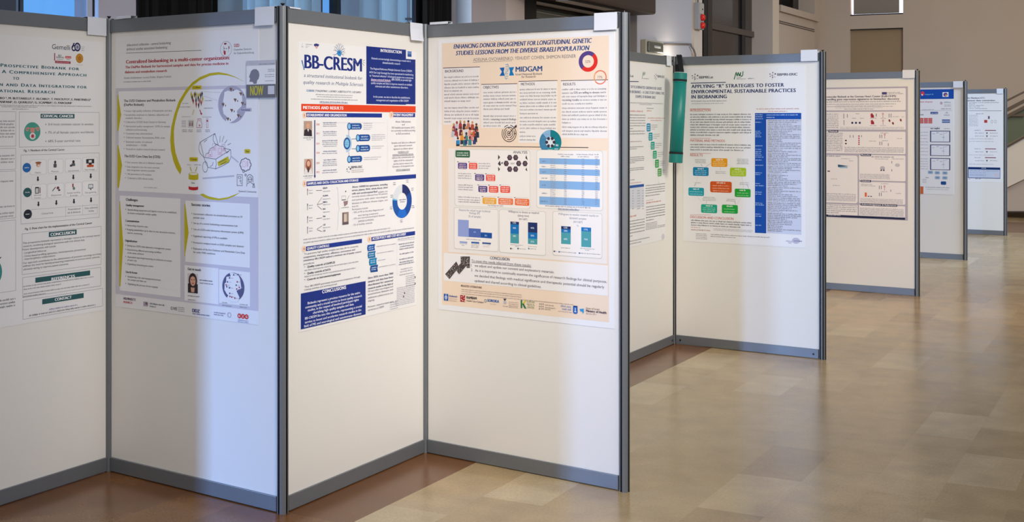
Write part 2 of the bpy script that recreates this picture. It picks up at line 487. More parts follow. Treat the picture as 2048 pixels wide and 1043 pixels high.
def card(x0, y0, x1, y1):
    q = P.part('step_card', None, o_); q.rrect(x0, y0, x1, y1, CB, .14).rrect(x0 + .6, y0 + .6, x1 - .6, y1 - .6, W_, .14).done()
for c in ((59.5, 319.7, 93, 349.6), (96, 318, 126.6, 347), (130, 317, 162, 345), (165, 314.3, 195, 343), (62.7, 368.7, 93, 399), (94.5, 367, 128, 396), (129.6, 365, 163.8, 394), (164.6, 362, 196, 391.5)): card(*c)
for x, y, c in ((53.4, 335, (38, 106, 178)), (54.6, 384.5, TEAL), (55.4, 428, (36, 42, 54))): q = P.part('round_badge', None, o_); q.ell(x, y, 8.4, 9.5, c).done()
q = P.part('labels', None, o_)
for x, y in ((53.4, 336), (54.6, 385.4), (55.4, 429)): q.blur(x - 4.4, x + 4.4, [y], 2.2, W_)
for t, x0, y, x1 in (('Patient', 70.3, 346.6, 81.5), ('Physician', 102.5, 344.2, 117), ('Lab technician', 136, 343, 158), ('Data manager', 169.5, 340.6, 190), ('Informed', 68, 391.7, 81.5), ('Consent', 68.5, 397, 81.3), ('Biospecimen', 102.5, 391.8, 122.6),
                     ('Sample handling', 134, 387.2, 160), ('& storage', 140, 392.2, 155), ('Data gathering', 170, 386.4, 192), ('Clinical Unit', 83, 428.6, 106), ('Preanalytical', 136, 420, 160.5), ('lab & Biobank', 135, 426.6, 161), ('Data collection', 169.5, 417.6, 194.8), ('facility', 177, 423.2, 188)):
    q.text(t, x0, y, x1, 3.1, (96, 96, 104))
q = q.cut('arrows')
for x, y in ((75.5, 353), (111.4, 351), (146.4, 349.2), (181.2, 347), (76.6, 403), (112.4, 400.3), (147.6, 397.6), (181.8, 395)):
    q.rect(x - 1.4, y, x + 1.4, y + 6, AR).poly([(x - 2.8, y + 5.6), (x + 2.8, y + 5.4), (x, y + 9.8)], AR)
q.frame(62, 418.6, 194.5, 438, (170, 170, 178), .5).line([(131, 412), (131, 434)], .5, (170, 170, 178)).line([(165, 409), (165, 430)], .5, (170, 170, 178))
q = q.cut('icons'); q.ell(76.4, 328.6, 4.2, 5.4, (196, 130, 92)).ell(76.4, 325, 6.2, 2, (150, 90, 60)).ell(77.5, 331, 3.2, 2.6, (226, 206, 196))
q.ell(110, 324, 2.2, 3, (64, 54, 54)).rrect(106.6, 327, 113, 335, (88, 84, 94)).ell(146.6, 323.5, 2.4, 3.4, (64, 48, 46)).rrect(142.6, 326.5, 150, 332, (86, 96, 104)).rect(139.5, 329, 144, 333, (70, 70, 80))
q.rect(172, 318, 188, 327, (52, 52, 58)).rect(177, 320, 183, 325, (226, 228, 232)).ell(180, 328, 3, 3.4, (74, 42, 34)).rrect(173.5, 329.5, 187, 334, (196, 84, 48))
q.rrect(69.8, 374, 77.6, 387, (44, 36, 50), .1).rect(71.2, 376.5, 76.2, 385.4, W_).blur(71.8, 75.8, [379.5, 382, 384.4], 1.6, DK).rect(79, 374.5, 80.6, 386, (110, 60, 80))
q.line([(104.5, 381.5), (110.8, 374)], 1.6, DK).ell(115.6, 375.4, 2.6, 2.8, (124, 52, 64)).ell(118, 379.8, 2.4, 2, (84, 70, 80))
q.rect(144.2, 367, 146.8, 374, (150, 60, 70)).ell(147.4, 376.4, 2.4, 3, (104, 130, 120)).rrect(176.4, 368, 186, 377, (70, 84, 100), .1).rect(177.4, 369, 185, 375.4, (222, 228, 232)).rect(180, 377, 182.4, 379.6, (70, 84, 100))
q = q.cut('caption'); q.text('Fig. 2: Flow chart for the implementation of the Cervical Cancer', 49.7, 459.6, 184, 4.2, (50, 50, 58), bold=.8); q.done()
q = P.part('conclusion_box'); q.frame(43.6, 467, 202, 549, (140, 140, 150), .6)
q = q.cut('section_banner', None, True); q.rect(97.3, 463.8, 152.9, 473.8, TEAL).text('CONCLUSION', 100.6, 471.6, 149.5, 5.6, WH, bold=1.8)
q = q.cut('body_text'); q.lines([('This prospective biobank represents a strategic resource for cervical cancer', 45, 487.6, 200), ('research, combining biological specimens with rich clinical data.', 45.5, 494, 169.5), ('Future developments will include:', 45, 500.6, 111.6), ('- Longitudinal follow-up', 46, 507.2, 92), ('- Omics-based profiling (genomics, transcriptomics, proteomics)', 45.6, 514, 171), ('- Interdisciplinary collaborations', 46, 519.8, 110),
         ('Our approach contributes to the advancement of precision oncology and helps', 45.2, 527.6, 202), ('address the need for fertility-preserving treatments in cervical cancer patients,', 45.6, 533.6, 199.5), ('ultimately aiming to improve patient outcomes.', 46, 540.2, 137)], 3.6, (76, 76, 84)); q.done()
q = P.part('references_box'); q.frame(44.8, 554.5, 201.6, 594.8, (140, 140, 150), .6)
q = q.cut('section_banner', None, True); q.rect(70.4, 555, 179.8, 565, TEAL).text('REFERENCES', 102.4, 560.5, 149.6, 5.6, WH, bold=1.8)
q = q.cut('body_text'); q.blur(46.5, 187, [573.5], 2.6, (110, 110, 118)).blur(46.5, 122, [579.5], 2.6, (110, 110, 118)).blur(47, 179, [588.6], 2.6, (110, 110, 118)).blur(46, 91, [593.8], 2.6, (110, 110, 118)); q.done()
q = P.part('contact_box'); q.frame(45.5, 600, 205, 638.4, (140, 140, 150), .6)
q = q.cut('section_banner', None, True); q.rect(84.2, 598, 167, 608.2, TEAL).text('CONTACT', 109.2, 601.4, 143, 5.4, WH, bold=1.8)
q = q.cut('body_text'); q.blur(98, 155, [619.6], 3.4, (120, 112, 160)).blur(58, 191, [632.2], 3.4, (80, 80, 90)); q.done()

# ================================================================== poster with the yellow arc
YE = (196, 182, 0); BG = (206, 202, 214); RED = (178, 34, 52); BT = (84, 84, 96)
P = Poster('B', 231, 74, 517.5, 612, 'white and grey poster with a big yellow arc and a treasure chest drawing')
q = P.part('grey_background'); q.rect(231.6, 176.4, 517, 587, BG); q.done()
q = P.part('white_text_box')
q.rect(237.6, 182.6, 516.8, 381, W_); q.poly([(379, 378), (400, 387), (418, 392), (440, 397), (460, 394.5), (480, 384), (490, 372)], W_)
for bx in ((239.8, 390.6, 361, 580), (371, 400.5, 499.8, 523), (369.4, 529.6, 437, 600), (438.4, 538, 500.2, 605)): q = q.cut('white_text_box'); q.rect(*bx, W_)
q.done()
for pts in ([(236.4, 190), (242.6, 229), (237, 262), (234.6, 262), (234.8, 190)], [(237, 290), (244.4, 330), (238.2, 375), (235, 375), (235, 290)], [(240.4, 402), (246.8, 488), (241.2, 572), (238.6, 572), (238.8, 402)], [(371, 408), (377.6, 465), (369.8, 513), (369, 513), (369, 408)]):
    q = P.part('yellow_side_arrow'); q.poly(pts, YE).done()
q = P.part('header_text')
q.text('#decentral collection - central biobanking', 253.7, 92.6, 342, 5, (76, 74, 84), ital=1).text('#clinical studies associated biobanking', 253.5, 100.8, 335, 5, (76, 74, 84), ital=1)
q.line([(252.5, 106.2), (403, 100.6)], .8, (70, 70, 78))
q.text('Centralized biobanking in a multi-center organization:', 252, 127, 460, 6.9, RED, bold=1.5)
q.text('The DiaMet Biobank for harmonized samples and data for precise medicine in', 250.7, 136.8, 457, 5, RED, bold=1.3).text('diabetes and metabolism research', 249.7, 146.6, 334, 5, RED, bold=1.3)
q.text('Amelie Schellenbauer, Lorenz Dobler, Brigitte Fröhlich', 248, 157.6, 342.5, 3.6, (104, 100, 110)).blur(247.2, 302.5, [164.8], 2.6, (112, 108, 120)); q.done()
q = P.part('round_logo'); q.ring(452.2, 98, 11.6, 15.6, .7, (150, 140, 156))
q.ell(450.8, 87.4, 2.8, 1.7, (150, 30, 40)).ell(458, 95, 1, 3, (150, 30, 40)).poly([(447.4, 100.6), (451.4, 102), (451.6, 108.6), (449, 110), (447.6, 106)], (190, 32, 44)).ell(448.6, 96.6, .9, 1.1, (110, 40, 50)).ell(453, 97, 1.3, .8, (110, 40, 50)).line([(447.4, 92), (448.6, 104)], .7, (120, 110, 120)).line([(457.4, 92), (457, 104)], .6, (150, 140, 150))
q.text('DZD', 468.6, 94, 479, 6, RED, bold=1.4).text('Deutsches Zentrum', 468, 101, 503, 3.6, (96, 92, 104)).text('für Diabetesforschung', 468, 108.2, 508, 3.6, (96, 92, 104)); q.done()
q = P.part('yellow_arc')
q.poly([(491, 164.4), (470, 153), (455, 147.4), (438, 144.2), (420, 146), (400, 154), (385, 164.6), (372, 179), (358, 202), (348.4, 230), (342.6, 255), (340.6, 280), (342, 300), (347, 322), (353, 337), (361, 349), (363.5, 337.5), (357, 322), (351.4, 305), (348.6, 285), (348, 262), (350.4, 245), (355.4, 225), (362.4, 206), (371.6, 190), (384, 172), (400, 160), (420, 151.4), (438, 149), (455, 150.4), (470, 154.4)], YE)
q = q.cut('yellow_arc_end'); q.poly([(400, 388.4), (406, 386.6), (418, 392.6), (438, 396.6), (456, 394), (470, 388.6), (481, 384.6), (470, 391.4), (455, 398), (438, 400.4), (420, 398.6), (408, 394)], YE); q.done()
q = P.part('biobank_text')
q.text('The DZD Diabetes and Metabolism Biobank', 248, 203.8, 351.7, 4.6, (52, 50, 68), bold=1.4).text('(DiaMet Biobank):', 248, 211.6, 288.5, 4.6, (52, 50, 68), bold=1.4)
BL = [('Unique, high-quality collection of biosamples and data', 251, 223.4, 344, 1), ('Sample/data emphasis on diabetes, adipositas and', 251.2, 231.4, 338, 1), ('metabolic disorders', 251.4, 237.6, 284, 0), ('Collected at 10 DZD Study Centers in Germany', 251.5, 245.6, 332, 1), ('Harmonized quality management / SOPs for sample', 252, 254, 340, 1), ('collection and processing', 252, 260.8, 294, 0),
      ('Consistent data administration', 252.2, 268.4, 305, 1), ('Collected samples: Serum/plasma, RNA, urine', 252.3, 276.3, 330, 1), ('Estimated number of collected', 252.4, 285, 304, 1), ('samples/year: ~ 10.000', 252.6, 291.4, 293.5, 0), ('Focused on medical research (broad consent)', 252.8, 299.4, 330, 1)]
B2 = [('First common data set in diabetes research', 254, 326, 326, 1), ('Data integration into the most common', 254, 334.8, 319, 1), ('data integration systems possible', 254.4, 341.2, 310, 0), ('146 parameters in 8 modules', 255, 349.2, 303, 1), ('Collected in DZD clinical studies', 255.4, 357.4, 307, 1)]
for t, x0, y, x1, bu in BL + B2:
    q.text(t, x0, y, x1, 3.5, BT)
    if bu: q.ell(248.6 if y < 310 else 251.2, y - 2.4, .6, .9, BT)
q.text('The DZD Core Data Set (CDS):', 249, 314, 321.4, 4.6, (52, 50, 68), bold=1.4).blur(288, 315, [375.4], 2.8, (150, 146, 158)); q.done()
q = P.part('collect_drawing')
def badge(t, x0, y0, x1, y1): q.rrect(x0, y0, x1, y1, (212, 192, 0), .3).text(t, x0 + 2.4, y1 - 2.2, x1 - 2.4, (y1 - y0) * .48, (40, 38, 20), bold=1.2)
badge('Collect', 384.4, 171.2, 403.6, 178.8)
for x, y0, y1, c in ((382.6, 182.4, 198, 'y'), (384.8, 188, 204, 'k'), (387, 196, 209, 'r'), (388.6, 184, 196, 'y'), (390.6, 182, 197, 'k'), (392.4, 192, 213, 'k'), (394, 183.6, 197, 'y'), (392.8, 202, 216.4, 'r'), (396.8, 190, 205, 'k'), (398.4, 184, 196, 'y'), (397.6, 204, 217.8, 'k'), (399.8, 195, 209, 'r'), (401.8, 183.4, 200, 'k'), (404.6, 182, 194, 'k'), (405.6, 191, 206, 'y'), (402.8, 199, 213, 'r')):
    col = dict(y=(196, 176, 20), k=(46, 40, 58), r=(170, 36, 44))[c]; m_ = y0 + (y1 - y0) * .4
    q.poly([(x, y0), (x + 1.5, m_), (x, y1), (x - 1.5, m_)], col)
q.line([(388.4, 219.5), (385.4, 228.6)], 2.2, (206, 196, 150)).line([(400, 219.5), (402.6, 227)], 2, (176, 30, 56)).poly([(400.4, 227), (404.6, 225.4), (404, 230)], (176, 30, 56))
q.blur(365, 377, [207.4], 2, GR).blur(359, 381, [214.6], 2, GR).blur(409.4, 425, [201.8], 2, GR).blur(408, 427, [217], 2, GR).blur(364, 382, [234], 2, LG).blur(405, 424, [234.6], 2, LG)
q.line([(408, 183.4), (448, 185)], .4, (170, 166, 178)).line([(408, 192), (436, 201)], .4, (170, 166, 178)); q.done()
q = P.part('germany_map'); q.ell(464.6, 208.6, 28.2, 37.6, (176, 172, 190))
q.poly([(449, 184), (456, 181), (463, 183.2), (474, 178.6), (482, 183.4), (484.4, 193), (485, 201.6), (483.6, 212), (476.6, 219), (474, 222.4), (476.8, 233), (470, 240), (461, 245), (452, 244.6), (454, 233), (447.4, 227.4), (445.6, 217), (449, 206.6), (446.4, 203), (449, 188)], W_)
for x, y in ((462, 178.7), (481.8, 187.7), (470.6, 200.1), (485.3, 207), (446.4, 209.3), (463.7, 220.9), (477, 231.4), (455.9, 238)):
    q.poly([(x - 3.2, y - 2.6), (x - 1, y - 3.8), (x, y - 2.6), (x + 1.6, y - 3.6), (x + 3, y - 1.6), (x + .4, y + 4)], (124, 92, 72)).ell(x + 5, y + 1.6, .8, 2, (60, 48, 66))
q.rrect(481, 216, 503.4, 223, (186, 182, 204), .15).text('Germany', 482.4, 221.2, 500.6, 3.8, (40, 38, 60), bold=1); q.done()
q = P.part('sample_kit_drawing')
RB = (170, 44, 66)
q.frame(376.6, 240, 387.4, 254.6, (150, 150, 158), .5)
for x in (378.6, 381.6, 384.6): q.rect(x, 244.6, x + 1.6, 252.4, (110, 44, 58)).ell(x + .8, 243, .9, 1, (70, 60, 70))
q.rect(363.6, 240, 372.4, 254, (222, 220, 226)); q.blur(364, 372, [243, 247, 253], 2, LG)
q.line([(395.4, 237.4), (402.6, 237.4), (402.4, 243.6), (404.2, 246.6), (404.2, 255), (393.6, 255), (394, 247), (395.6, 244), (395.4, 237.4)], .8, RB).ell(399.4, 250.6, 1.6, 2, RB, .5).line([(397, 240), (401, 241.6)], .7, RB).frame(413.2, 237, 416.6, 255.4, RB, .6).rect(413.6, 240, 416.2, 243, RB)
for x in (365, 377, 394, 411): q.blur(x, x + 9, [260.4, 263.6], 1.9, (96, 92, 104))
q.done()
q = P.part('treasure_chest_drawing')
K8 = lambda L: [(370 + a / 6.137, 230 + b / 6.137) for a, b in L]
INK = (56, 52, 76)
q.poly(K8([(250, 505), (265, 470), (295, 465), (310, 410), (350, 395), (385, 360), (430, 380), (475, 385), (495, 430), (515, 465), (380, 538), (240, 516)]), (240, 226, 232))
for a, b in ((312, 470), (432, 445), (360, 390), (475, 400)):
    q.line(K8([(a - 18, b - 40), (a + 14, b - 40), (a + 22, b), (a + 22, b + 38), (a - 22, b + 38), (a - 22, b), (a - 18, b - 40)]), .7, (206, 130, 150)).ell(370 + a / 6.137, 230 + (b + 18) / 6.137, 1.6, 1.8, (206, 130, 150), .5)
for L in ([(235, 517), (190, 470), (172, 420), (175, 370), (190, 330), (370, 225), (410, 365)], [(190, 330), (235, 517), (262, 600), (285, 640), (385, 660)], [(370, 225), (350, 258), (346, 310), (372, 350), (405, 365)], [(235, 517), (380, 540), (562, 424), (480, 405)], [(515, 465), (560, 422)], [(380, 540), (386, 600), (375, 660), (460, 624), (540, 578), (566, 515), (565, 430)], [(250, 505), (265, 470), (295, 465), (310, 410), (350, 395), (385, 360), (430, 380), (475, 385), (495, 430), (515, 465)], [(430, 335), (433, 255)], [(456, 328), (481, 258)], [(490, 345), (520, 303)], [(527, 365), (565, 345)], [(348, 575), (340, 615), (310, 630)], [(240, 330), (272, 300)]):
    q.line(K8(L), .85, INK)
q.ring(410.7, 333.5, 5.2, 11, 1, INK).poly(K8([(400, 575), (530, 503), (548, 562), (532, 580), (412, 628)]), (206, 190, 0)).line(K8([(420, 582), (510, 538)]), 1.3, (96, 86, 20)).line(K8([(440, 606), (512, 568)]), 1.3, (96, 86, 20)); q.done()
q = P.part('create_drawing'); badge('Create', 379.2, 314, 396, 322.2)
q.blur(375, 382, [330], 2.2, LG).blur(389, 402, [330], 2.2, LG).line([(380.4, 333.6), (383.2, 342)], 1.8, (180, 166, 40)).line([(394.6, 333.6), (391.6, 342)], 1.8, (180, 166, 40))
q.rect(377.8, 347.4, 397, 357, YE).ell(387.4, 357, 9.8, 2.6, YE).ell(387.4, 347.4, 9.8, 2.6, YE).ell(387.4, 347.6, 8.4, 1.9, W_).text('Data', 383, 366.6, 390, 3, DK)
q.rect(377.6, 372, 396.6, 377.6, (196, 22, 36)).ell(387, 377.4, 9.6, 2.8, (196, 22, 36)).ell(387.2, 371.6, 9.6, 2.2, W_).line([(406, 356.4), (468.4, 351.4)], 3, (196, 192, 206)).line([(462, 311.6), (477, 324)], 2.6, (196, 192, 206)); q.done()
q = P.part('use_drawing'); badge('Use', 489.2, 297.8, 501, 306.4)
for a in range(0, 360, 45): q.ring(491.4 + 7.4 * math.cos(math.radians(a)), 329 + 8.6 * math.sin(math.radians(a)), 4.4, 5.2, 1.3, INK)
q.ell(491.4, 329, 9.2, 11, (246, 238, 244)).frame(485.8, 322, 491, 333.6, (206, 130, 150), .6).rect(493.4, 322, 497, 333, (232, 200, 212)).ring(487.6, 342, 2.2, 3, 1.1, INK).ring(491.6, 349.6, 1.8, 2.4, 1.1, INK)
q.frame(474.2, 348.4, 485.4, 371, INK, .8).ring(479.6, 354.6, 3.2, 2.8, .7, INK).ring(481.4, 361.6, 1.6, 1.9, .7, INK).ell(482.6, 366, .8, 1, INK)
q.line([(493.4, 372), (494.4, 367), (498, 365.4)], .9, INK).line([(503, 365.4), (506, 367.4), (507.6, 371)], .9, INK).line([(494.4, 365), (494.6, 353), (497.6, 349), (502, 349.2), (506, 353), (506.4, 364)], 1, INK).ring(500.4, 359, 4, 6, .8, INK).ring(498.6, 358.6, 1.3, 1.4, .6, INK).ring(502.4, 358.6, 1.3, 1.4, .6, INK).line([(499, 362.4), (502, 362.4)], .8, INK).line([(507.6, 366.4), (507.6, 369), (505.6, 374), (510, 374.4), (508.8, 369), (508.8, 366.4)], .9, INK)
q.text('Research Community', 478, 383.4, 513.4, 3.4, (110, 106, 122)); q.done()
q = P.part('challenges_text')
HB = (54, 52, 70)
q.text('Challenges', 252, 400.8, 276, 4.9, HB, bold=1.2)
q = q.cut('section_heading')
for t, x0, y, x1 in (('Quality management', 252, 411.4, 288.5), ('Communication', 251.2, 442.6, 278.7), ('Digitalization', 251, 482.4, 274.8), ('Use & Access', 252, 544.8, 275)): q.text(t, x0, y, x1, 3.9, HB, bold=1.5)
for t, x0, y, x1, bu in (('Standardizing equipment and logistics need to be established', 256, 420.4, 353, 1), ('to ensure comparable sample quality', 255.7, 427, 313.6, 0), ('Networking of partner sites', 255, 451.8, 296, 1), ('Keeping stakeholders up to date on new document versions,', 254.8, 460, 351, 1), ('reports, monitoring', 255.2, 466.6, 285, 0), ('Setting up a DZD-wide laboratory management system', 254.8, 492, 342, 1), ('Documenting different processing workflow', 255.2, 500.2, 323.4, 1), ('in the same software', 255.4, 506.4, 288, 0),
                         ('Automated reporting/monitoring on collection processes', 255.4, 514.6, 344, 1), ('of each site', 255.4, 520.8, 274, 0), ('Digitalizing biobanking kit orders', 255.6, 528.8, 307, 1), ('Establishing a fair and transparent process', 256, 554, 321.7, 1), ('for sample and data use', 256, 560, 293, 0), ('Digitalizing the process of use requests', 256.2, 568.6, 316, 1)):
    q.text(t, x0, y, x1, 3.4, BT)
    if bu: q.ell(252, y - 2.4, .6, .9, BT)
q.done()
q = P.part('success_text'); q.text('Success stories', 383.2, 410.8, 420.7, 4.9, HB, bold=1.3)
for t, x0, y, x1, bu in (('Harmonized collection via standardized processes at 10', 387.2, 428.8, 485, 1), ('partner sites', 387.2, 436.2, 409, 0), ('Set up of a central biobanking communication hub', 387.4, 447.2, 475.5, 1), ('Use of a DZD-wide laboratory information system (LIMS)', 387.6, 459.6, 487.5, 1), ('Digitalized reporting of KPIs is available', 387.2, 473, 455, 1), ('Proteomics analyses based on DZD samples and datasets', 387, 486, 488, 1), ('Publication of the first Diabetes and Metabolism Core Data', 387, 498.2, 490.5, 1), ('Set under FAIR conditions', 387, 505, 431, 0)):
    q.text(t, x0, y, x1, 3.5, BT)
    if bu: q.ell(384, y - 2.6, .6, .9, BT)
q.done()
q = P.part('contact_portrait', 'small printed portrait of a woman with long dark hair')
q.text('Get in touch', 376, 539.2, 402, 4.8, HB, bold=1.1).rect(376, 545.6, 396, 584.4, (216, 204, 206)).ell(386.2, 561, 8.4, 15.4, (46, 30, 34)).rect(376.4, 566, 396, 584.2, (40, 26, 30)).poly([(382, 574), (390, 575), (389, 584), (383, 583.6)], (216, 166, 146)).ell(386.2, 561, 5.4, 10.4, (222, 166, 142)).ell(384, 558.8, 1.1, .9, (60, 36, 34)).ell(388.6, 559, 1.1, .9, (60, 36, 34)).ell(386.4, 566.2, 2.4, 1, (186, 70, 74)).rect(385.9, 559.6, 386.9, 563.4, (200, 138, 118)).poly([(380.4, 562), (381, 551), (386, 548), (391, 551), (392, 562), (390, 554), (386, 551.6), (382, 554)], (46, 30, 34))
q.blur(399.6, 426, [560.4], 3, (70, 66, 84)).blur(399.6, 427, [566], 2.6, (110, 106, 124)).blur(376.2, 399, [591.4], 2.6, (74, 70, 84)).blur(376.2, 392, [599], 2.4, (110, 106, 120)); q.done()
q = P.part('partner_map'); q.ell(467, 573, 22, 28.4, (88, 88, 128))
q.poly([(460, 545), (462, 552), (453.4, 553), (452.6, 564), (449.8, 566.4), (449.4, 579), (454, 587), (457, 590), (454, 595.4), (462, 603), (477, 603.4), (479.4, 594), (473.4, 581), (483.4, 575.8), (481.6, 564.4), (480.8, 557.6), (476.8, 549), (466, 545)], W_)
for x, y, c in ((459.6, 555, 0), (455.4, 563, 0), (452.8, 569, 1), (454, 572.6, 0), (459.6, 575, 0), (475, 563, 1), (473, 569.6, 0), (479, 574, 1), (474, 577.4, 1), (460, 586, 0), (460.4, 592, 1), (464, 593.4, 1), (470.4, 595.6, 1), (468, 549, 0), (476.6, 548.6, 0)): q.rect(x - 1.2, y - 1.6, x + 1.2, y + 1.6, (170, 50, 80) if c else (80, 70, 110)).blur(x + 2, x + 8, [y + 1], 1.6, (170, 150, 170))
q.blur(445, 455, [604.8], 2, GR).blur(445, 464, [610.4], 2, GR).blur(480, 496, [608.4], 2, GR).blur(480, 494, [613.8], 2, GR); q.done()
q = P.part('sponsor_logo')
q.text('HELMHOLTZ', 247.4, 598, 272, 4.4, (84, 40, 92), bold=1.3).text('MUNICH', 247.6, 605.2, 265, 4.2, (202, 74, 100), bold=.8)
q = q.cut('sponsor_logo'); q.rrect(287.4, 602.4, 296.4, 611, (170, 160, 172), .2).ell(293.6, 606.4, 2.4, 2.6, (120, 90, 120)).blur(300, 329.7, [607.6], 3.4, (80, 76, 92)).blur(300, 313, [612.8], 3.2, (90, 86, 100))
q = q.cut('sponsor_logo'); q.text('DIfE', 342.4, 618.4, 355, 6, (96, 94, 106)).blur(356.6, 370, [614.4, 618, 621.6], 2, (120, 118, 130)); q = q.cut('sponsor_logo'); q.text('DDZ', 385.2, 623.2, 400, 6.6, (32, 38, 130), bold=2).blur(386, 419.6, [627.4], 2.8, (60, 64, 140)); q = q.cut('sponsor_logo'); q.blur(428.4, 450.6, [624.8], 2.6, (96, 94, 130)).blur(428.4, 447.6, [629], 2.8, (96, 94, 130)).ring(459, 629, 3.8, 5.4, 1.6, (190, 190, 210))
q = q.cut('sponsor_logo')
for x, y, t in ((479.2, 631, 'D'), (486.4, 631.9, 'Z'), (493.6, 632.8, 'G')): q.ell(x, y, 3.7, 4.9, (212, 50, 40)).text(t, x - 1.5, y + 2, x + 1.5, 4, WH, bold=1.4)
q.blur(476.4, 497, [639.6, 642.8], 2, (70, 74, 140)); q.done()
# the small flyer taped over the right edge of that poster
P = Poster('B', 493, 121.4, 551.6, 195.4, 'small grey flyer with a head silhouette and the word NOW on the yellow arc poster', 'flyer', 'flyer', 'flyers', lift=0.006)
q = P.part('head_picture'); q.rect(493, 121.6, 551.4, 131.6, (196, 194, 204)).poly([(499, 163.4), (500.4, 157), (498.4, 153.6), (500.2, 148), (502.6, 141.6), (507, 138.4), (513, 138.2), (517.4, 142.4), (519, 150), (517.4, 157.4), (514.4, 161), (513.4, 167.4), (507.4, 167.8), (505.6, 163.6)], (128, 126, 140))
q.blur(500, 512, [128.6], 2.4, LG).blur(518.6, 550, [129.6], 3, (90, 88, 104)).blur(536, 549.6, [139.4, 143], 1.8, GR).blur(530, 549, [150, 154, 162.4], 1.8, GR); q.done()
q = P.part('headline_band', 'dark grey band with yellow letters'); q.rect(493, 169.2, 551.4, 195.4, (108, 106, 112)).text('NOW', 500.4, 190.4, 527, 18.4, (196, 184, 40), bold=2.4).rect(536, 171.6, 549, 188.2, (206, 206, 214)); q.done()

# ================================================================== poster with navy boxes and orange bar
P = Poster('C', 597.6, 82.6, 832.4, 664.4, 'white poster with navy blue boxes, an orange bar across and a blue ring chart')
BODY = (96, 98, 116); NT = (34, 52, 110)
q = P.part('header_logos'); q.line([(603, 94), (606.6, 94)], .6, LG).line([(604.8, 86), (603.4, 93), (606.2, 93)], .6, LG).blur(611, 625, [89], 1.8, GR).blur(611, 619.6, [92.4], 1.8, LG).blur(611, 616, [95.2], 1.8, LG)
q.poly([(627.4, 88.4), (632, 86.8), (638, 88.6), (637, 92.4), (628, 92.2)], (40, 50, 120)).poly([(629.4, 92.6), (636, 92.8), (633, 97.4)], (196, 60, 70)).poly([(631.4, 93), (634.4, 93.2), (633, 95.6)], W_); q.done()
q = P.part('title_text', 'big navy title')
q.text('BB-CRESM', 608.4, 136, 723.8, 27, NAVY, bold=1.5)
q.text('a structured institutional biobank for', 607.6, 153.6, 724.4, 7, (58, 76, 128), ital=1).text('quality research in Multiple Sclerosis', 606.2, 167.2, 726, 7, (58, 76, 128), ital=1); q.done()
q = P.part('neuron_drawing')
NB = (52, 70, 120); cx, cy = 678, 105.6
for a, l in ((-150, 11), (-125, 14), (-105, 15), (-85, 16), (-62, 15), (-38, 13), (-12, 11), (160, 12), (20, 9)):
    c, s_ = math.cos(math.radians(a)), math.sin(math.radians(a)); ex, ey = cx + l * .72 * c, cy + l * .9 * s_
    q.line([(cx, cy), (ex, ey)], 1.1, NB)
    for da in (-32, 28):
        c2, s2 = math.cos(math.radians(a + da)), math.sin(math.radians(a + da)); q.line([(ex, ey), (ex + 4.4 * c2, ey + 5 * s2)], .7, NB)
q.poly([(673, 107), (675, 101.6), (678.4, 100), (682, 102), (683.4, 106.6), (680.6, 113), (676.4, 111.4)], (58, 140, 200)).ell(678, 105, 1.4, 1.7, (30, 80, 160))
q.line([(690, 128), (696, 126), (700, 132), (708, 120), (714, 126)], .7, (110, 130, 160)).line([(726, 122), (729.4, 119.6)], .8, DK).line([(724.6, 126.4), (728.4, 131)], .8, DK).line([(725.6, 124), (730, 126)], .6, (60, 130, 120)).line([(603.6, 121), (608, 139)], 3, (40, 80, 160)).line([(605, 127), (607.4, 137)], 1.8, (70, 150, 210)); q.done()
q = P.part('author_text'); q.rect(612.6, 179.2, 628, 183.2, (196, 214, 236)).text("C.I.BAVA¹, P.VALENTINO¹, L.GIORIO¹, A.BERTOLOTTO¹, A.DI SAPIO¹", 612.8, 182.6, 722, 3.9, (50, 60, 100), bold=.8)
q.blur(631, 706, [189.4], 2.2, GR).blur(634, 704, [193.8], 2.2, GR).blur(621.6, 715, [198.6], 2.2, GR).blur(639, 696, [204.8], 3, NT).line([(639, 206), (696, 207.6)], .5, NT); q.done()
q = P.part('introduction_box', 'navy blue box with white text')
q.rect(732.4, 92.2, 811.6, 207.8, NAVY).rect(811.4, 117.6, 830.6, 208.2, NAVY).text('INTRODUCTION', 760.7, 103.6, 803, 5.8, WH, bold=1.8, space=1.12)
q = q.cut('white_text', sub=True); q.lines([('Biobanks are increasingly demonstrating a crucial role in', 742.8, 118.2, 821), ('clinical/scientific research', 764.7, 127, 800), ('The Regional Reference Multiple Sclerosis Center (CRESM,', 740, 138.6, 824), ('AOU San Luigi Gonzaga) has been operational in transforming', 738.2, 146, 826.4), ('its “historical collection” of biological samples into a structured', 739, 152.8, 826), ('quality samples and data to improve research on multiple', 741.6, 167.4, 824), ('sclerosis and other autoimmune disorders.', 750.2, 174.2, 816), ('In this poster, we aim to describe the establishment,', 746.6, 195, 820), ('management and organization of BB-CRESM', 752.2, 201.8, 816.7)], 4, (214, 222, 242), bold=.4)
q.text('disease-oriented biobank', 741.6, 160.4, 781, 4, (226, 206, 226), bold=.8, under=1).text('(BB-CRESM), to provide high-', 783, 160.6, 823, 4, (214, 222, 242), bold=.4)
q.rect(814.8, 102, 822.8, 113.2, (96, 130, 190)).rect(814.8, 108, 822.8, 112.8, (40, 80, 150)); q.done()
q = P.part('orange_bar', 'orange bar with white title'); q.rect(602.2, 207.4, 831, 222, (226, 62, 8)).text('METHODS AND RESULTS', 605.8, 217.8, 686.4, 6.2, WH, bold=2.2, space=1.1); q.done()
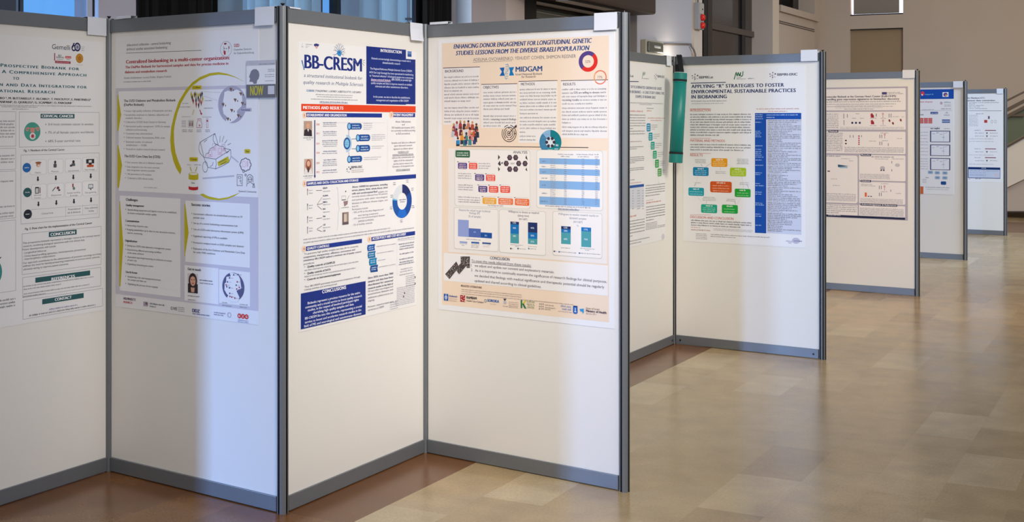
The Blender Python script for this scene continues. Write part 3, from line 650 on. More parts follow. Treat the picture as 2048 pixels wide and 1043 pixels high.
def sect(no, cx, cy, x0, y0, y1, x1, t, tx0, ty, tx1):
    q.rect(x0, y0, x1, y1, (0, 46, 142)).ell(cx, cy, 4.0, 6.4, (240, 206, 182)).text(no, cx - (.55 if no == '1' else 1.1), cy + 2.6, cx + (.55 if no == '1' else 1.2), 5, (150, 70, 50), bold=1).text(t, tx0, ty, tx1, 5, WH, bold=1.5)
q = P.part('section_bar')
sect('1', 608.6, 230.3, 612, 225.2, 233.9, 763.6, 'ESTABLISHMENT AND ORGANIZATION', 613.9, 232.2, 692.8)
q = q.cut('timeline')
for x0, y0, y1, b, h, f in ((607.2, 241.8, 271.8, (176, 150, 134), (132, 100, 84), (214, 160, 132)), (608.2, 317.8, 348.2, (196, 166, 150), (146, 84, 60), (222, 172, 150))):
    q.rect(x0, y0, x0 + 16.6, y1, b)
    if y0 < 300: q.poly([(x0, y1 - .2), (x0 + 1.4, y1 - 12), (x0 + 6, y1 - 14.4), (x0 + 11, y1 - 14.4), (x0 + 15.6, y1 - 11), (x0 + 16.4, y1 + .6)], (44, 34, 46)).poly([(x0 + 6.6, y1 - 14), (x0 + 10.6, y1 - 14), (x0 + 9, y1 - 8)], (226, 222, 226)).ell(x0 + 8.6, y0 + 8.6, 3.6, 6.2, f).ell(x0 + 8.6, y0 + 3.2, 3.2, 2, (190, 150, 130))
    else: q.poly([(x0, y1 - .4), (x0 + 2, y1 - 13), (x0 + 14, y1 - 13), (x0 + 16.2, y1)], (226, 222, 222)).ell(x0 + 8.4, y0 + 12, 5.2, 11.4, h).ell(x0 + 8.4, y0 + 9, 3.2, 5.6, f).rect(x0 + 6.6, y1 - 14, x0 + 9.6, y1 - 4, (60, 50, 60))
q.blur(606.4, 626.4, [276.4], 2.4, (60, 62, 80)).blur(613, 621, [280], 2, GR).blur(606.4, 625.6, [353], 2.4, (60, 62, 80)).blur(609, 623, [356.6], 2, LG)
q.rect(628.2, 240, 630.2, 352, (28, 40, 112)).poly([(627.2, 350.6), (631.4, 350.6), (629.3, 356.8)], (28, 40, 112))
for t, y in (('2000', 250.4), ('2011', 268.4), ('2014', 288.8), ('2018', 307.2), ('2020', 327.6), ('2021', 345.8)): q.text(t, 632.2, y, 638.6, 3.6, (204, 96, 84))
for ys in ([246, 249.4, 253], [264.4, 267.8, 271.4], [282.4, 286, 289.6, 293.4], [303.8, 307.8], [321, 325, 328.6, 332], [342, 346.4]):
    q.blur(644, 675, ys[:1], 2.7, (52, 66, 118), center=True).blur(644, 675, ys[1:], 2.3, (100, 108, 140), center=True)
q = q.cut('organization_diagram'); PB = (0, 76, 152); LB = (126, 190, 226)
q.ell(693.6, 286.7, 9.6, 17.4, (170, 204, 228), .72, -10, 190)
q.line([(697.4, 258), (697, 272)], 1, PB).line([(697.4, 304), (697.6, 314)], 1, PB).line([(703, 278), (714, 277.4)], 1, PB).line([(703, 297.4), (714, 297.4)], 1, PB)
q.ell(693.6, 286.7, 6.8, 12, PB).ell(693.6, 286.7, 4.6, 8.6, LB).blur(690.6, 696.6, [285.4, 289.6], 2.2, (30, 80, 140))
o_ = q.done()
for x0, x1, y0, y1 in ((698, 723.4, 246.2, 258.8), (715.4, 740, 268.8, 282.4), (715.4, 740, 290, 303.4), (698, 724, 312, 324.6)):
    q = P.part('blue_pill', None, o_); q.rrect(x0, y0, x1, y1, PB, .5).ell(x0, (y0 + y1) / 2, 4, 7.4, PB).ell(x0, (y0 + y1) / 2, 2.7, 5.4, LB).blur(x0 + 5, x1 - 3, [y0 + 5.4, y0 + 10.4], 2.7, (206, 224, 242), center=True).done()
q = P.part('notes', None, o_)
for x0, x1, ys in ((726.6, 744, [247.4, 251.6, 255.4, 259]), (743, 770, [270, 273.6, 277, 280.6]), (743, 767, [293, 297]), (727.4, 762, [315.6, 319.6])): q.blur(x0, x1, ys, 1.8, (140, 144, 160), last=.8)
q.line([(674, 245), (770, 245)], .3, (190, 190, 204)).line([(774.4, 240), (774.4, 346)], .35, (180, 182, 196))
for x, y, r in ((693.6, 338, 1), (697.4, 334, 1), (700.4, 337.4, 1.4), (694, 342, .8), (697.4, 343.8, .8)): q.ell(x, y, r, r * 1.3, (70, 70, 96))
q = q.cut('network_logo'); q.text('BBMRI-ERIC', 702, 336.6, 724.4, 4.6, (58, 58, 84), bold=1).blur(702.8, 727, [341, 344.6], 1.8, (150, 120, 120)); q.done()
q = P.part('section_bar'); sect('2', 782.4, 229.2, 785.6, 225.6, 233.8, 829.8, 'PATIENT ENGAGEMENT', 787, 232, 826.4)
q = q.cut('patient_text'); q.lines([('About 1268 patients', 790.5, 244.8, 821), ('and', 803.4, 250.6, 809), ('350 healthy participants (HC)', 782.8, 256.8, 829), ('are currently enrolled according', 782, 262.8, 830), ('to ELSI procedures', 791.4, 268.8, 819.6), ('Samples and data are collected', 782.4, 287.2, 829.8), ('upon informed consent', 788, 293, 823.8), ('signature to inform about', 786.4, 299.4, 825.4)], 3.6, BODY)
for t, x0, y, x1, u in (('mandatory and', 795.4, 305, 816.6, 1), ('voluntary biobanking aspects,', 784.4, 310.8, 826.8, 1), ('address the commitments and', 783.4, 317, 828, 0), ('rights of all the interested', 786.8, 323, 825, 0), ('parties and to ensure the', 786.8, 329.2, 825, 0), ('formation of transparent and', 784.4, 334.8, 827, 0), ('ethical engagement', 791.8, 341, 819.6, 1)): q.text(t, x0, y, x1, 3.5, BODY, under=u)
q.done()
q = P.part('section_bar'); sect('3', 608.6, 367, 612.7, 362.8, 372, 831.6, 'SAMPLES AND DATA: COLLECTION AND STORAGE', 614.2, 369.6, 716.6)
for y0, y1, c in ((377, 390, (170, 60, 60)), (407, 420, (80, 70, 80)), (432, 446, (70, 64, 90)), (453, 467, (110, 120, 140))):
    q = q.cut('sample_tube'); q.rect(614, y0, 615.4, y0 + 4.4, c).rect(614.1, y0 + 4.4, 615.2, y1, (150, 144, 150)).blur(617.6, 625, [y0 + 4.4, y0 + 10], 2.3, (160, 164, 180))
q = q.cut('sample_arrows')
for a in ([(632, 380.6), (643.4, 380.2)], [(634, 408.6), (643.4, 394.6)], [(634, 409), (645, 406.4)], [(634.4, 411), (643.4, 418.6)], [(632.6, 436.6), (643.6, 435.6)], [(633.6, 457.6), (643.4, 451.6)], [(633.6, 459), (643.4, 462.6)]): q.line(a, .8, (50, 50, 60))
for t, y in (('SERUM', 377.6), ('PLASMA', 392.8), ('PBMCs', 405.6), ('RNA', 419.2), ('DNA', 434), ('CSF', 450.8), ('CSF', 463)): q.text(t, 645.4, y, 645.4 + 1.75 * len(t), 3, (40, 56, 110), bold=1.4)
for y in (383.4, 398.8, 410, 425, 439, 456): q.blur(645.4, 660, [y], 2.2, (160, 164, 180))
q.line([(672.6, 374), (675.4, 378), (676.4, 408), (678, 417), (676, 426), (675.2, 452), (673.4, 460)], .8, (196, 198, 206))
q = q.cut('freezer_pictures'); q.frame(682.8, 391.6, 691, 400, (140, 130, 136), .5).rect(682.8, 399, 691, 400.4, DK).ell(691, 382.4, 1, 1.4, DK).poly([(686.4, 402.4), (695.4, 401), (694.6, 408), (688.4, 412.6)], (146, 120, 124)).line([(698, 390.6), (694, 399.6)], .8, (110, 104, 112)).blur(682, 697.4, [416], 2, GR)
q.rect(684.2, 424.6, 696.8, 449.6, (150, 132, 124)).rect(687.4, 428, 693, 444, (206, 192, 176)).rect(684.4, 444, 696.4, 449.4, (98, 84, 92)).rect(684.4, 425, 687, 446, (110, 90, 86))
q = q.cut('samples_text'); q.lines([('About 160000 bio-specimens, including', 703.6, 375.4, 774.8), ('serum, plasma, RNA, whole blood, dried', 703.2, 382, 774.6), ('cells and cerebrospinal fluid', 703.4, 388.6, 754)], 3.6, (78, 82, 110), bold=.9)
q.lines([('samples, are', 755.6, 385.2, 774.4), ('currently stored, collected from MS patients', 703.2, 394.6, 774.4), ('and patients with other neurological', 703.4, 401.2, 774), ('diseases at different disease stages, and', 703.4, 408, 774.4), ('from HC.', 703.6, 414.4, 717), ('Participants include:', 703.8, 420.2, 736), ('- 70% of MS at the time diagnosis and', 704, 426.4, 766), ('and during treatment', 715.8, 432, 756), ('- 10% non neuroimmunological diseases', 704, 438.8, 769), ('(NMOSD & MOGAD)', 716, 444, 747), ('- 2% of healthy controls', 703.8, 451.4, 744)], 3.3, (120, 122, 140))
q.blur(606.2, 780, [480], 3.1, (134, 136, 152)).blur(606.4, 828.4, [486.4], 3.1, (134, 136, 152)); q.done()
q = P.part('ring_chart', 'blue ring chart with a pale segment')
for a0, a1, c in ((0, 58, (4, 32, 104)), (58, 150, (0, 70, 158)), (150, 212, (0, 104, 204)), (212, 277, (0, 82, 166)), (277, 283, (110, 190, 230)), (283, 360, (216, 222, 228))): q.ell(804, 402, 19.2, 33.6, c, .5, a0, a1, 60)
q.blur(798, 811.6, [400.4], 2.4, (80, 92, 130), center=True).blur(800, 809, [404.6], 2.4, (80, 92, 130))
for x, y in ((786, 366), (812, 361), (822, 377), (823, 412), (800, 440.6), (779.4, 414.6), (780.6, 391)): q.blur(x, x + 5, [y, y + 3.6], 2, (60, 70, 100))
q.done()
q = P.part('section_bar'); sect('4', 607.4, 497.2, 611.4, 492.8, 501.6, 723.4, 'QUALITY CONTROLS', 613.4, 499.4, 657.7)
q = q.cut('quality_text'); q.lines([('To guarantee high quality samples and data (fit for purpose),', 608, 509.2, 716.4), ('procedures:', 607, 529.4, 628)], 3.4, BODY)
q.lines([('competence, transparency, efficiency, correctness and', 606.4, 516, 710), ('consistency BB-CRESM defined a minimum set of quality control', 606.2, 522.4, 722)], 3.6, (80, 84, 110), bold=.7, ital=1)
for t, x1, y in (('Quality controls of SAMPLES', 669.6, 535), ('Quality controls of DATA', 661, 548), ('Controls on instruments/equipment', 681, 560.6)): q.text(t, 614, y, x1, 4, (44, 48, 72), bold=1).text('>', 607.8, y, 610, 3, DK)
q.blur(608.4, 718, [541.6], 3, (136, 138, 154)).blur(608.4, 711, [554.2], 3, (136, 138, 154)); q.lines([('Thus, BB-CRESM guarantees its personnel competence through', 608.4, 575, 719.8), ('training activities and working groups.', 608, 580.8, 674.4)], 3.3, BODY); q.done()
q = P.part('section_bar'); sect('5', 738.4, 478, 742.4, 473.8, 482, 829.6, 'ACCESS POLICY AND COST-RECOVERY', 744.2, 479.6, 811.4)
for x0, y0, y1, c in ((733.8, 489.6, 502, (0, 84, 168)), (734.8, 503.4, 516.4, (0, 112, 166)), (737.4, 517, 530.6, (0, 128, 180)), (739.6, 531, 544.4, (0, 70, 142))):
    q = q.cut('blue_flag'); q.poly([(x0 + 1, y0), (x0 + 16, y0 - 2.2), (x0 + 14.6, y0 + 4), (x0 + 15.6, y1 - 2), (x0 + 1.2, y1), (x0, (y0 + y1) / 2)], c).blur(x0 + 2.4, x0 + 13, [y0 + 5.4, y0 + 9.4], 2.5, (200, 222, 242), center=True)
q = q.cut('policy_notes')
for x0, x1, y in ((753, 791, 493.4), (753.4, 787, 507), (755, 771, 521.4), (756.4, 791, 534.6)): q.blur(x0, x1, [y], 2, (130, 134, 152))
q.blur(795, 829.4, [479.4], 2.8, (140, 142, 160)).line([(795, 481), (829.4, 477.4)], .4, (140, 142, 160)).line([(793.4, 482), (793.4, 548)], .35, (190, 190, 204))
q.blur(797, 829, [489.6, 494.6, 499.6, 509.4], 3, (84, 90, 120), center=True).blur(797, 828, [520, 526, 530], 3, (76, 84, 118), center=True).blur(798, 827, [540, 545, 551], 2.8, (150, 152, 166), center=True)
q = q.cut('access_text'); q.lines([('Since 2020, more than 7000', 735.4, 557.4, 786), ('samples and data have been', 735.4, 564.6, 785.6), ('distributed for external', 735.4, 571.6, 785.4), ('research studies in the field of', 735.4, 578.4, 785.6)], 3.8, (84, 88, 114), bold=.9)
q.lines([('MS and other neurological and', 735.4, 584, 785.4), ('autoimmune diseases and', 735.4, 590, 785.4), ('additional collaborations are', 735.4, 597, 785.6), ('ongoing', 735.4, 603, 748), ('Moreover, research projects were', 735.2, 615, 786), ('carried out at CRESM', 735.2, 621.4, 767)], 3.4, BODY)
q.blur(811, 829, seq(553, 572, 6), 2, (170, 170, 180)).blur(793, 829, seq(577, 598, 7), 2, (176, 176, 186)).blur(790, 829, seq(602, 612, 4), 2, (176, 176, 186)).blur(779.4, 795, seq(606, 619, 4), 2, (160, 160, 172))
for x, y in ((829, 552), (829, 564.6), (806, 590.4), (808, 583.6)): q.rect(x, y, x + 1.4, y + 4.2, DK)
q.done()
q = P.part('conclusions_box', 'navy blue box with white text'); q.rect(601.2, 586.6, 730.6, 658.2, (0, 40, 132))
q = q.cut('white_text', sub=True); q.text('CONCLUSIONS', 643.8, 586.4, 691.6, 6.6, WH, bold=1.8, space=1.15)
q.lines([('Biobanks represent a precious resource for the entire', 614.6, 608.2, 719.6), ('community and a crucial service to boost quality research', 609.8, 616.6, 723), ('studies, in the respect of involved participant rights', 614.8, 622.4, 717), ('cherishing high quality samples and data.', 625.2, 627.4, 707.4), ('BB-CRESM fits into this scenario, representing a crucial', 609.2, 638.8, 723), ('service to boost and accelerate research studies in the', 609, 646.6, 722), ('field of MS and neurological and autoimmune diseases', 607.4, 654.4, 722)], 4.8, (226, 230, 244), bold=.9); q.done()

# ================================================================== peach poster
P = Poster('D', 876.4, 79.6, 1229.4, 618, 'peach coloured poster with a purple and red ring and a blue striped table')
PE = (239, 217, 194); DB = (24, 66, 128); TXT = (98, 92, 100); HL = (62, 44, 58)
q = P.part('peach_background'); q.rect(884, 86.6, 1218, 608, PE); q.done()
q = P.part('title_text', 'navy slanted capital title')
q.text('ENHANCING DONOR ENGAGEMENT FOR LONGITUDINAL GENETIC', 907.2, 97.4, 1184, 8.6, DB, bold=2, ital=.7).text('STUDIES: LESSONS FROM THE DIVERSE ISRAELI POPULATION', 911.6, 110.6, 1179.4, 8.6, DB, bold=2, ital=.7)
q.text('ADELINA OVCHARENKO, YEHUDIT COHEN, SHIMON REISNER', 946.4, 122.6, 1152, 6.4, (86, 88, 106)).line([(946, 124.4), (1024, 121.4)], .7, (86, 88, 106)); q.done()
q = P.part('star_logo')
SB = (0, 96, 172)
q.poly([(999, 135.6), (1009.4, 134.6), (1007.4, 143), (1009.8, 151.4), (999.2, 151.8), (1004, 143.2)], SB).poly([(1018.2, 134.6), (1028.8, 134), (1024.8, 142), (1028.6, 150.6), (1018.4, 151.2), (1020.2, 143)], (0, 120, 188))
for sg, c in ((1, (120, 180, 214)), (-1, (240, 238, 238))):
    q.line([(1013.7 + sg * 4.4 * math.sin(math.pi * (y - 126.4) / 16.6), y) for y in seq(126.4, 159.4, 17)], 1.2, c)
for y in seq(129, 157, 9): q.line([(1010.8, y), (1016.6, y)], .8, (40, 110, 160))
q.text('MIDGAM', 1031.2, 143.6, 1084.8, 10.2, (20, 76, 136), bold=1.4).text('Israel National Biobank', 1031.4, 150.6, 1084.8, 4.4, (86, 78, 88), bold=.6).text('for Research', 1043.2, 155.6, 1071.6, 4.4, (86, 78, 88), bold=.6); q.done()
q = P.part('ring_chart', 'purple and red ring chart'); q.ell(1176.4, 122.7, 19, 20.8, (84, 60, 128), .6, -138, 42).ell(1176.4, 122.7, 19, 20.8, (222, 40, 22), .6, 42, 222).text('52%', 1170.8, 125.6, 1181, 5, (110, 92, 104)); q.done()
for nm, x0, yt, yb, x1, t, tx, ty, tx1 in (('background_box', 886.4, 136, 249, 960, 'BACKGROUND', 890.2, 145, 927), ('objectives_box', 962.6, 168.6, 255.4, 1034.6, 'OBJECTIVES', 966.4, 177, 997.7), ('methods_box', 1037.4, 162.6, 285, 1115, 'METHODS', 1042, 170.8, 1070), ('results_box', 1122, 161.4, 275.4, 1216, 'RESULTS', 1126.4, 170.8, 1151)):
    q = P.part(nm); q.rect(x0, yt, x1, yb, (236, 230, 226)).rect(x0, yt - .6, x1, yt + .7, HL).text(t, tx, ty, tx1, 5.1, (64, 54, 72), bold=.8)
    a = x0 + 2.2; b = x1 - 2
    if nm[0] == 'b':
        q.blur(a, b, [156, 163, 170, 177, 183.4], 3.5, TXT, last=.52).blur(a, b, [190.4, 197, 203.8], 3.5, TXT, last=.78).blur(a, b, [217, 224, 231, 238, 244.6], 3.5, TXT, last=.2)
    elif nm[0] == 'o':
        q.blur(a + 2, b, [186.4, 193.2, 199.6, 206.6, 213, 219.6], 3.5, TXT, last=.8).blur(a + 2, b, [233.4, 240, 246.4, 253], 3.5, TXT, last=.55).rect(992.4, 201.6, 1006.6, 207.4, (236, 230, 226)).text('donate', 993.4, 206.2, 1005.6, 3.4, (58, 50, 62), bold=1).rect(981, 235.4, 1033, 242, (236, 230, 226)).text('returning research findings', 982.4, 240.2, 1032.6, 3.9, (58, 50, 62), bold=1)
    elif nm[0] == 'm':
        q.blur(a, b, [180.4, 187.2, 193.6, 200.6, 207.4, 214, 220.8, 228.4], 3.5, TXT, last=.5).blur(a, b, [236.6, 244, 250.6, 257.6, 265.4], 3.5, TXT, last=.18).blur(a, 1072, [273.4, 280.6], 3.4, TXT)
    else:
        q.blur(a, b, [180.4, 187.4, 194.6, 201.8, 209], 3.5, TXT, last=.7).blur(a, b, [217.6, 225, 232, 239.6, 246.6], 3.5, TXT, last=.2).blur(a, b, [255.4, 263, 269.8], 3.5, TXT, last=.6).rect(1146.6, 182.2, 1200, 189, (236, 230, 226)).text('52% are willing to donate', 1147.6, 187.2, 1199, 4, (56, 50, 82), bold=1).rect(1123.6, 197, 1159, 203.6, (236, 230, 226)).text('receiving results', 1124.4, 201.8, 1158, 4, (56, 50, 82), bold=1)
    q.done()
q = P.part('small_ring', 'thin salmon ring'); q.ell(1200.5, 154.4, 13, 14.4, (226, 116, 88), .84).ell(1200.5, 154.4, 13, 14.4, (226, 160, 100), .84, 230, 310).text('77%', 1194.8, 156.8, 1205, 4.8, (120, 100, 108)); q.done()
q = P.part('crowd_drawing', 'drawing of a crowd of people seen from behind')
rnd = random.Random(3)
SK = ((214, 150, 120), (150, 96, 70), (232, 180, 150), (112, 70, 54)); HR = ((40, 30, 36), (96, 54, 40), (150, 60, 50), (60, 50, 60), (196, 150, 90))
for x, y, c in ((908, 252, (150, 50, 84)), (914, 248, (206, 196, 206)), (921, 246, (170, 48, 60)), (929, 247, (60, 40, 56)), (937, 246, (196, 120, 104)), (945, 248, (176, 70, 54)), (953, 252, (52, 48, 70)), (906, 262, (190, 190, 200)), (913, 262, (150, 44, 60)), (922, 259, (96, 40, 60)), (932, 258, (210, 212, 218)), (940, 260, (226, 150, 140)), (948, 262, (200, 90, 60)), (955, 263, (40, 44, 66)), (911, 272, (220, 222, 226)), (924, 270, (226, 146, 40)), (933, 270, (60, 130, 130)), (943, 270, (222, 130, 126)), (951, 272, (34, 40, 66)), (916, 280, (36, 34, 44)), (930, 279, (40, 130, 126)), (940, 278, (60, 140, 140))):
    q.poly([(x - 3.6, y + 12), (x - 3, y + 1), (x, y - .4), (x + 3, y + 1), (x + 3.6, y + 12)], c).ell(x, y - 2.6, 2.1, 2.9, rnd.choice(SK)).ell(x, y - 3.8, 2.1, 2.2, rnd.choice(HR))
for x, c in ((917, (30, 140, 200)), (924, (50, 50, 70)), (932, (34, 60, 110)), (940, (60, 130, 140)), (949, (50, 60, 110))): q.poly([(x - 3.2, 288.6), (x - 2.8, 280), (x + 2.8, 280), (x + 3.2, 288)], c)
q.done()
q = P.part('target_drawing')
TG = (62, 46, 52)
for r, a0, a1 in ((15.4, 10, 300), (15.4, 318, 352), (11.8, 60, 200), (11.8, 216, 400), (8.4, 20, 170), (8.4, 190, 330), (4.6, 70, 380)): q.ring(1018.4, 266.6, r * .96, r * 1.12, 1.5, TG, a0, a1)
q.line([(1018.4, 266.6), (1031.4, 252)], 1.8, TG).poly([(1029, 252), (1033.4, 249), (1034, 254), (1030.6, 256)], TG).ell(1018.4, 266.6, 1.7, 2, TG).ell(1030.4, 267, 1.1, 1.5, TG).ell(1018, 256, 1.1, 1.4, TG); q.done()
q = P.part('divider_line'); q.line([(920.6, 292.2), (1176.6, 294.8)], 1.3, HL); q = q.cut('divider_line'); q.line([(933, 505.6), (1164.6, 521.4)], 1.3, HL); q.done()
q = P.part('chart_background'); q.rect(896.6, 296.4, 1214.4, 503.2, (236, 229, 223)); q = q.cut('conclusion_background'); q.rect(887.6, 505, 1216, 560.6, (238, 234, 232)); q.done()
def fram(x0, y0, x1, y1): q.rrect(x0, y0, x1, y1, (186, 192, 178), .05).rrect(x0 + .5, y0 + .6, x1 - .5, y1 - .6, (240, 234, 229), .05)
q = P.part('pie_chart', 'teal and blue pie chart with dark dots in the middle')
for a0, a1, c in ((0, 150, (0, 122, 134)), (150, 205, (20, 140, 146)), (205, 315, (58, 128, 168)), (315, 360, (136, 178, 214))): q.ell(1101, 284.2, 22, 24.8, c, 0, a0, a1, 48)
q.ell(1101, 284.2, 9.8, 11, (214, 224, 230), 0, 0, 360, 6)
for a in range(0, 360, 60): q.ell(1101 + 7.4 * math.sin(math.radians(a + 30)), 284.2 - 8.4 * math.cos(math.radians(a + 30)), 3.2, 3.6, (58, 48, 66), 0, 0, 360, 6)
q.text('YES', 1111, 292, 1117, 3.4, WH, bold=1).blur(1109, 1118, [298.6], 3, (190, 224, 226)).blur(1096, 1108, [300.4, 305], 2.8, (190, 224, 226)).blur(1084, 1092, [276, 290], 2.6, (30, 80, 120)).blur(1090, 1098, [269.4], 2.6, (80, 110, 160)); q.done()
q = P.part('analysis_panel'); fram(909.6, 297.6, 1060.6, 411); q.text('ANALYSIS', 1026.4, 306.6, 1055, 5.2, (70, 60, 74), bold=.6)
q.rrect(911.2, 300, 940.2, 314.4, (44, 98, 62), .18).blur(914, 937, [306.6, 311], 3, (214, 226, 214), center=True)
o_ = q.done(); q = P.part('hexagon_collage', None, o_)
for x, y, r in ((1019.7, 315, 1), (1031.6, 314.8, 1), (1012.8, 326.6, 1), (1037.7, 326.6, 1), (1019.7, 338, 1), (1031.5, 338, 1), (1050.4, 326.8, 1)): q.ell(x, y, 5.4, 6.2, (72, 60, 72), 0, 30, 390, 6).ell(x + .6, y - .6, 2.2, 2.8, (112, 84, 92))
for pts in ([(996.4, 309), (1000.6, 314), (996.4, 320)], [(996, 333), (1000.4, 338), (997.4, 342.6)], [(1053, 309.6), (1055.8, 320), (1051, 316)], [(1053.6, 334.6), (1055, 342.4), (1051, 339)], [(996, 327), (1000, 321), (1002.4, 330), (999, 331)], [(1002, 326), (1006, 323), (1005.4, 328)]): q.poly(pts, (66, 56, 62))
q.text('1607', 1021.4, 328.4, 1029.6, 3.6, (90, 84, 92))
q.done()
for x0, x1, y0, y1, c in ((916.2, 934.6, 325, 337.4, (82, 62, 132)), (938.2, 955, 325.2, 337.8, (234, 72, 46)), (950.4, 968.8, 348.2, 360.8, (82, 62, 132)), (972.2, 991, 348.8, 361.4, (234, 82, 62)), (957, 975, 371.2, 383.8, (82, 62, 132)), (978.2, 997, 371.4, 384.4, (234, 78, 58)), (1001, 1020.6, 371.4, 384.8, (234, 82, 62)), (965.4, 993, 394.4, 407.2, (232, 168, 34)), (997, 1026.6, 395.6, 408.2, (234, 118, 62)), (1030, 1059, 396.4, 410, (232, 112, 52))):
    q = P.part('answer_box', None, o_); q.rrect(x0, y0, x1, y1, c, .2).blur(x0 + 2, x1 - 2, [y0 + 4, y0 + 7.8, y0 + 11.2], 2.4, (240, 220, 214), center=True).rect(x0 - 1.6, y0 - 2.4, x0 + 1.4, y0 - 1, (80, 66, 72)).line([(x0 + 2, y0 - 1.8), (x1 - 1, y0 - 1.8)], .3, (170, 160, 160)).done()
q = P.part('side_notes', None, o_)
q.blur(957.4, 982, [327.6, 332.4, 337], 2.7, (120, 112, 120), last=.8).blur(916.6, 943, [347.6, 352, 356.6], 2.7, (110, 102, 112)).blur(916.8, 946, [370.4, 374.8, 379.4], 2.7, (110, 102, 112)).blur(916.8, 961, [394.4, 399.4, 403.8], 2.7, (110, 102, 112)).text('Key findings (N=1607)', 976.4, 411.6, 1006.6, 3, (96, 88, 98)); q.done()
q = P.part('table_panel', 'table with light blue stripes'); fram(1073.4, 299, 1206, 415.4)
q.blur(1116, 1148, [309.4], 2.8, (90, 96, 130)).blur(1153, 1187, [309.6], 2.8, (90, 96, 130)).blur(1189, 1198, [309.8], 2.8, (90, 96, 130)).blur(1122, 1140, [313.6], 2.6, (90, 96, 130)).blur(1156, 1178, [314], 2.6, (90, 96, 130)).blur(1190, 1197, [314.4], 2.6, (90, 96, 130))
for y0, y1 in ((315.8, 327.4), (336.2, 348), (360.4, 376.2), (392.4, 408.4)): q.rect(1079, y0, 1200, y1, (134, 176, 220))
for i, (y, n) in enumerate(((318, 3), (330.4, 2), (339, 3), (351.4, 3), (363.4, 4), (379.6, 4), (395.6, 4))):
    q.blur(1084 - (i == 6) * 3 - (i == 3), 1092 + (i in (3, 5, 6)) * 3, [y + (n - 1) * 2 + 1.4], 2.7, (40, 60, 110))
    for j in range(n):
        yy = y + j * 4 + .6
        q.blur(1101, 1111.4, [yy], 2.1, (96, 104, 136)).blur(1128.6, 1133.8, [yy], 2.2, (70, 80, 120)).blur(1164, 1169.4, [yy], 2.2, (70, 80, 120)).blur(1191, 1196.6, [yy], 2.2, (70, 80, 120))
q.blur(1091, 1183, [412.2], 2.8, (84, 92, 130)).blur(1116.4, 1158.4, [418.2], 3, (66, 80, 130)).line([(1116.4, 419.2), (1158.4, 421)], .5, (66, 80, 130)); q.done()
TB = (78, 92, 132)
q = P.part('stepped_bar_chart'); fram(908.6, 414, 997, 496.6)
q.text('Reasons for refusal to get incidental', 919, 421.2, 981, 4.2, TB).text('findings (IF)', 939.2, 427.4, 960, 4.2, TB).text('(% of sample)', 937.4, 434, 962, 4.2, TB)
q.rect(916.4, 438.6, 938, 472.2, (144, 160, 212)).rect(938, 455.8, 962, 473.4, (78, 104, 176)).rect(962, 464, 984.4, 475, (0, 76, 156)).text('41', 947.6, 465, 952, 3, (200, 210, 236)).text('28%', 969.6, 471.8, 974.6, 3, (210, 220, 240))
q.blur(933, 963, [478.6], 2.3, GR).rect(919.8, 481.6, 935, 485.4, (150, 166, 210)).rect(943, 482.6, 958.8, 486, (50, 100, 168)).rect(965, 484, 982.2, 487, (20, 74, 140)).blur(920, 935, [487.4], 2, (160, 166, 190)).blur(943.4, 958.6, [488.6], 2, GR).blur(966, 982, [489.6], 2, (130, 136, 160)).blur(924, 930, [490.8], 2, GR).blur(943, 958, [491.6, 494.6], 2, GR).blur(967, 980, [493], 2, (180, 130, 110)); q.done()
def bar(x0, x1, ys, cs, ls):
    q = P.part('stacked_bar', None, o_)
    for a, b, c in zip(ys[:-1], ys[1:], cs): q.rect(x0, a, x1, b, c)
    for t, y in ls: q.text(t, x0 + (x1 - x0) * .28, y, x0 + (x1 - x0) * .66, 3.2, (226, 232, 240), bold=.5)
    q.done()
NB2, BB, TL = (24, 44, 98), (0, 112, 182), (74, 156, 164)
q = P.part('donation_bar_chart'); fram(999, 418, 1092, 504); q.text('Willingness to donate as required', 1017, 424.4, 1078.4, 4.2, (74, 70, 90), bold=.5).text('(along time)', 1036, 432.4, 1058.4, 4.2, (74, 70, 90), bold=.5).text('(N=1607)', 1038.4, 439.4, 1055, 4, (74, 70, 90), bold=.4)
o_ = q.done(); bar(1021.2, 1038.4, [442.4, 447.8, 466.4, 485.6], [NB2, BB, TL], [('12%', 446.6), ('40%', 457), ('48%', 473)]); bar(1056.4, 1075.2, [444, 464, 476.2, 487.2], [NB2, BB, TL], [('45%', 456.8), ('30%', 472.2), ('25%', 484)])
q = P.part('legend', None, o_); q.blur(1021.6, 1047, [489.4], 2, GR).blur(1031, 1038, [492.8], 2, GR).blur(1056.6, 1074.4, [492.8], 2.2, (160, 124, 112))
for x, c in ((1021.2, (30, 34, 60)), (1035.6, (40, 84, 110)), (1057, (100, 140, 170))): q.ell(x + 1, 496.6, 1.5, 1.8, c).blur(x + 3.4, x + 3.4 + (3 if x < 1025 else 13), [497.6], 2, GR)
q.done()
q = P.part('results_bar_chart'); fram(1106, 421.6, 1204.6, 509.6); q.text('Willingness to receive research results on', 1116.8, 429.2, 1197.2, 4.2, TB).text('donated samples', 1139.2, 437.4, 1173, 4.2, TB).text('(N=1607)', 1147.4, 445, 1165.6, 4, TB).text('7%', 1154, 452.6, 1158, 3.2, (110, 116, 140))
o_ = q.done(); bar(1122.8, 1142, [451.6, 457.4, 464, 487], [NB2, BB, TL], [('12%', 456.4), ('20%', 462.6), ('68%', 479)]); bar(1163, 1182.8, [453.8, 461.6, 493], [BB, TL], [('17%', 460), ('76%', 479.6)])
q = P.part('legend', None, o_); q.blur(1122.6, 1141, [495.8], 2.2, GR).blur(1161, 1190, [496.8], 2.2, GR).blur(1171, 1179, [500.4], 2, GR)
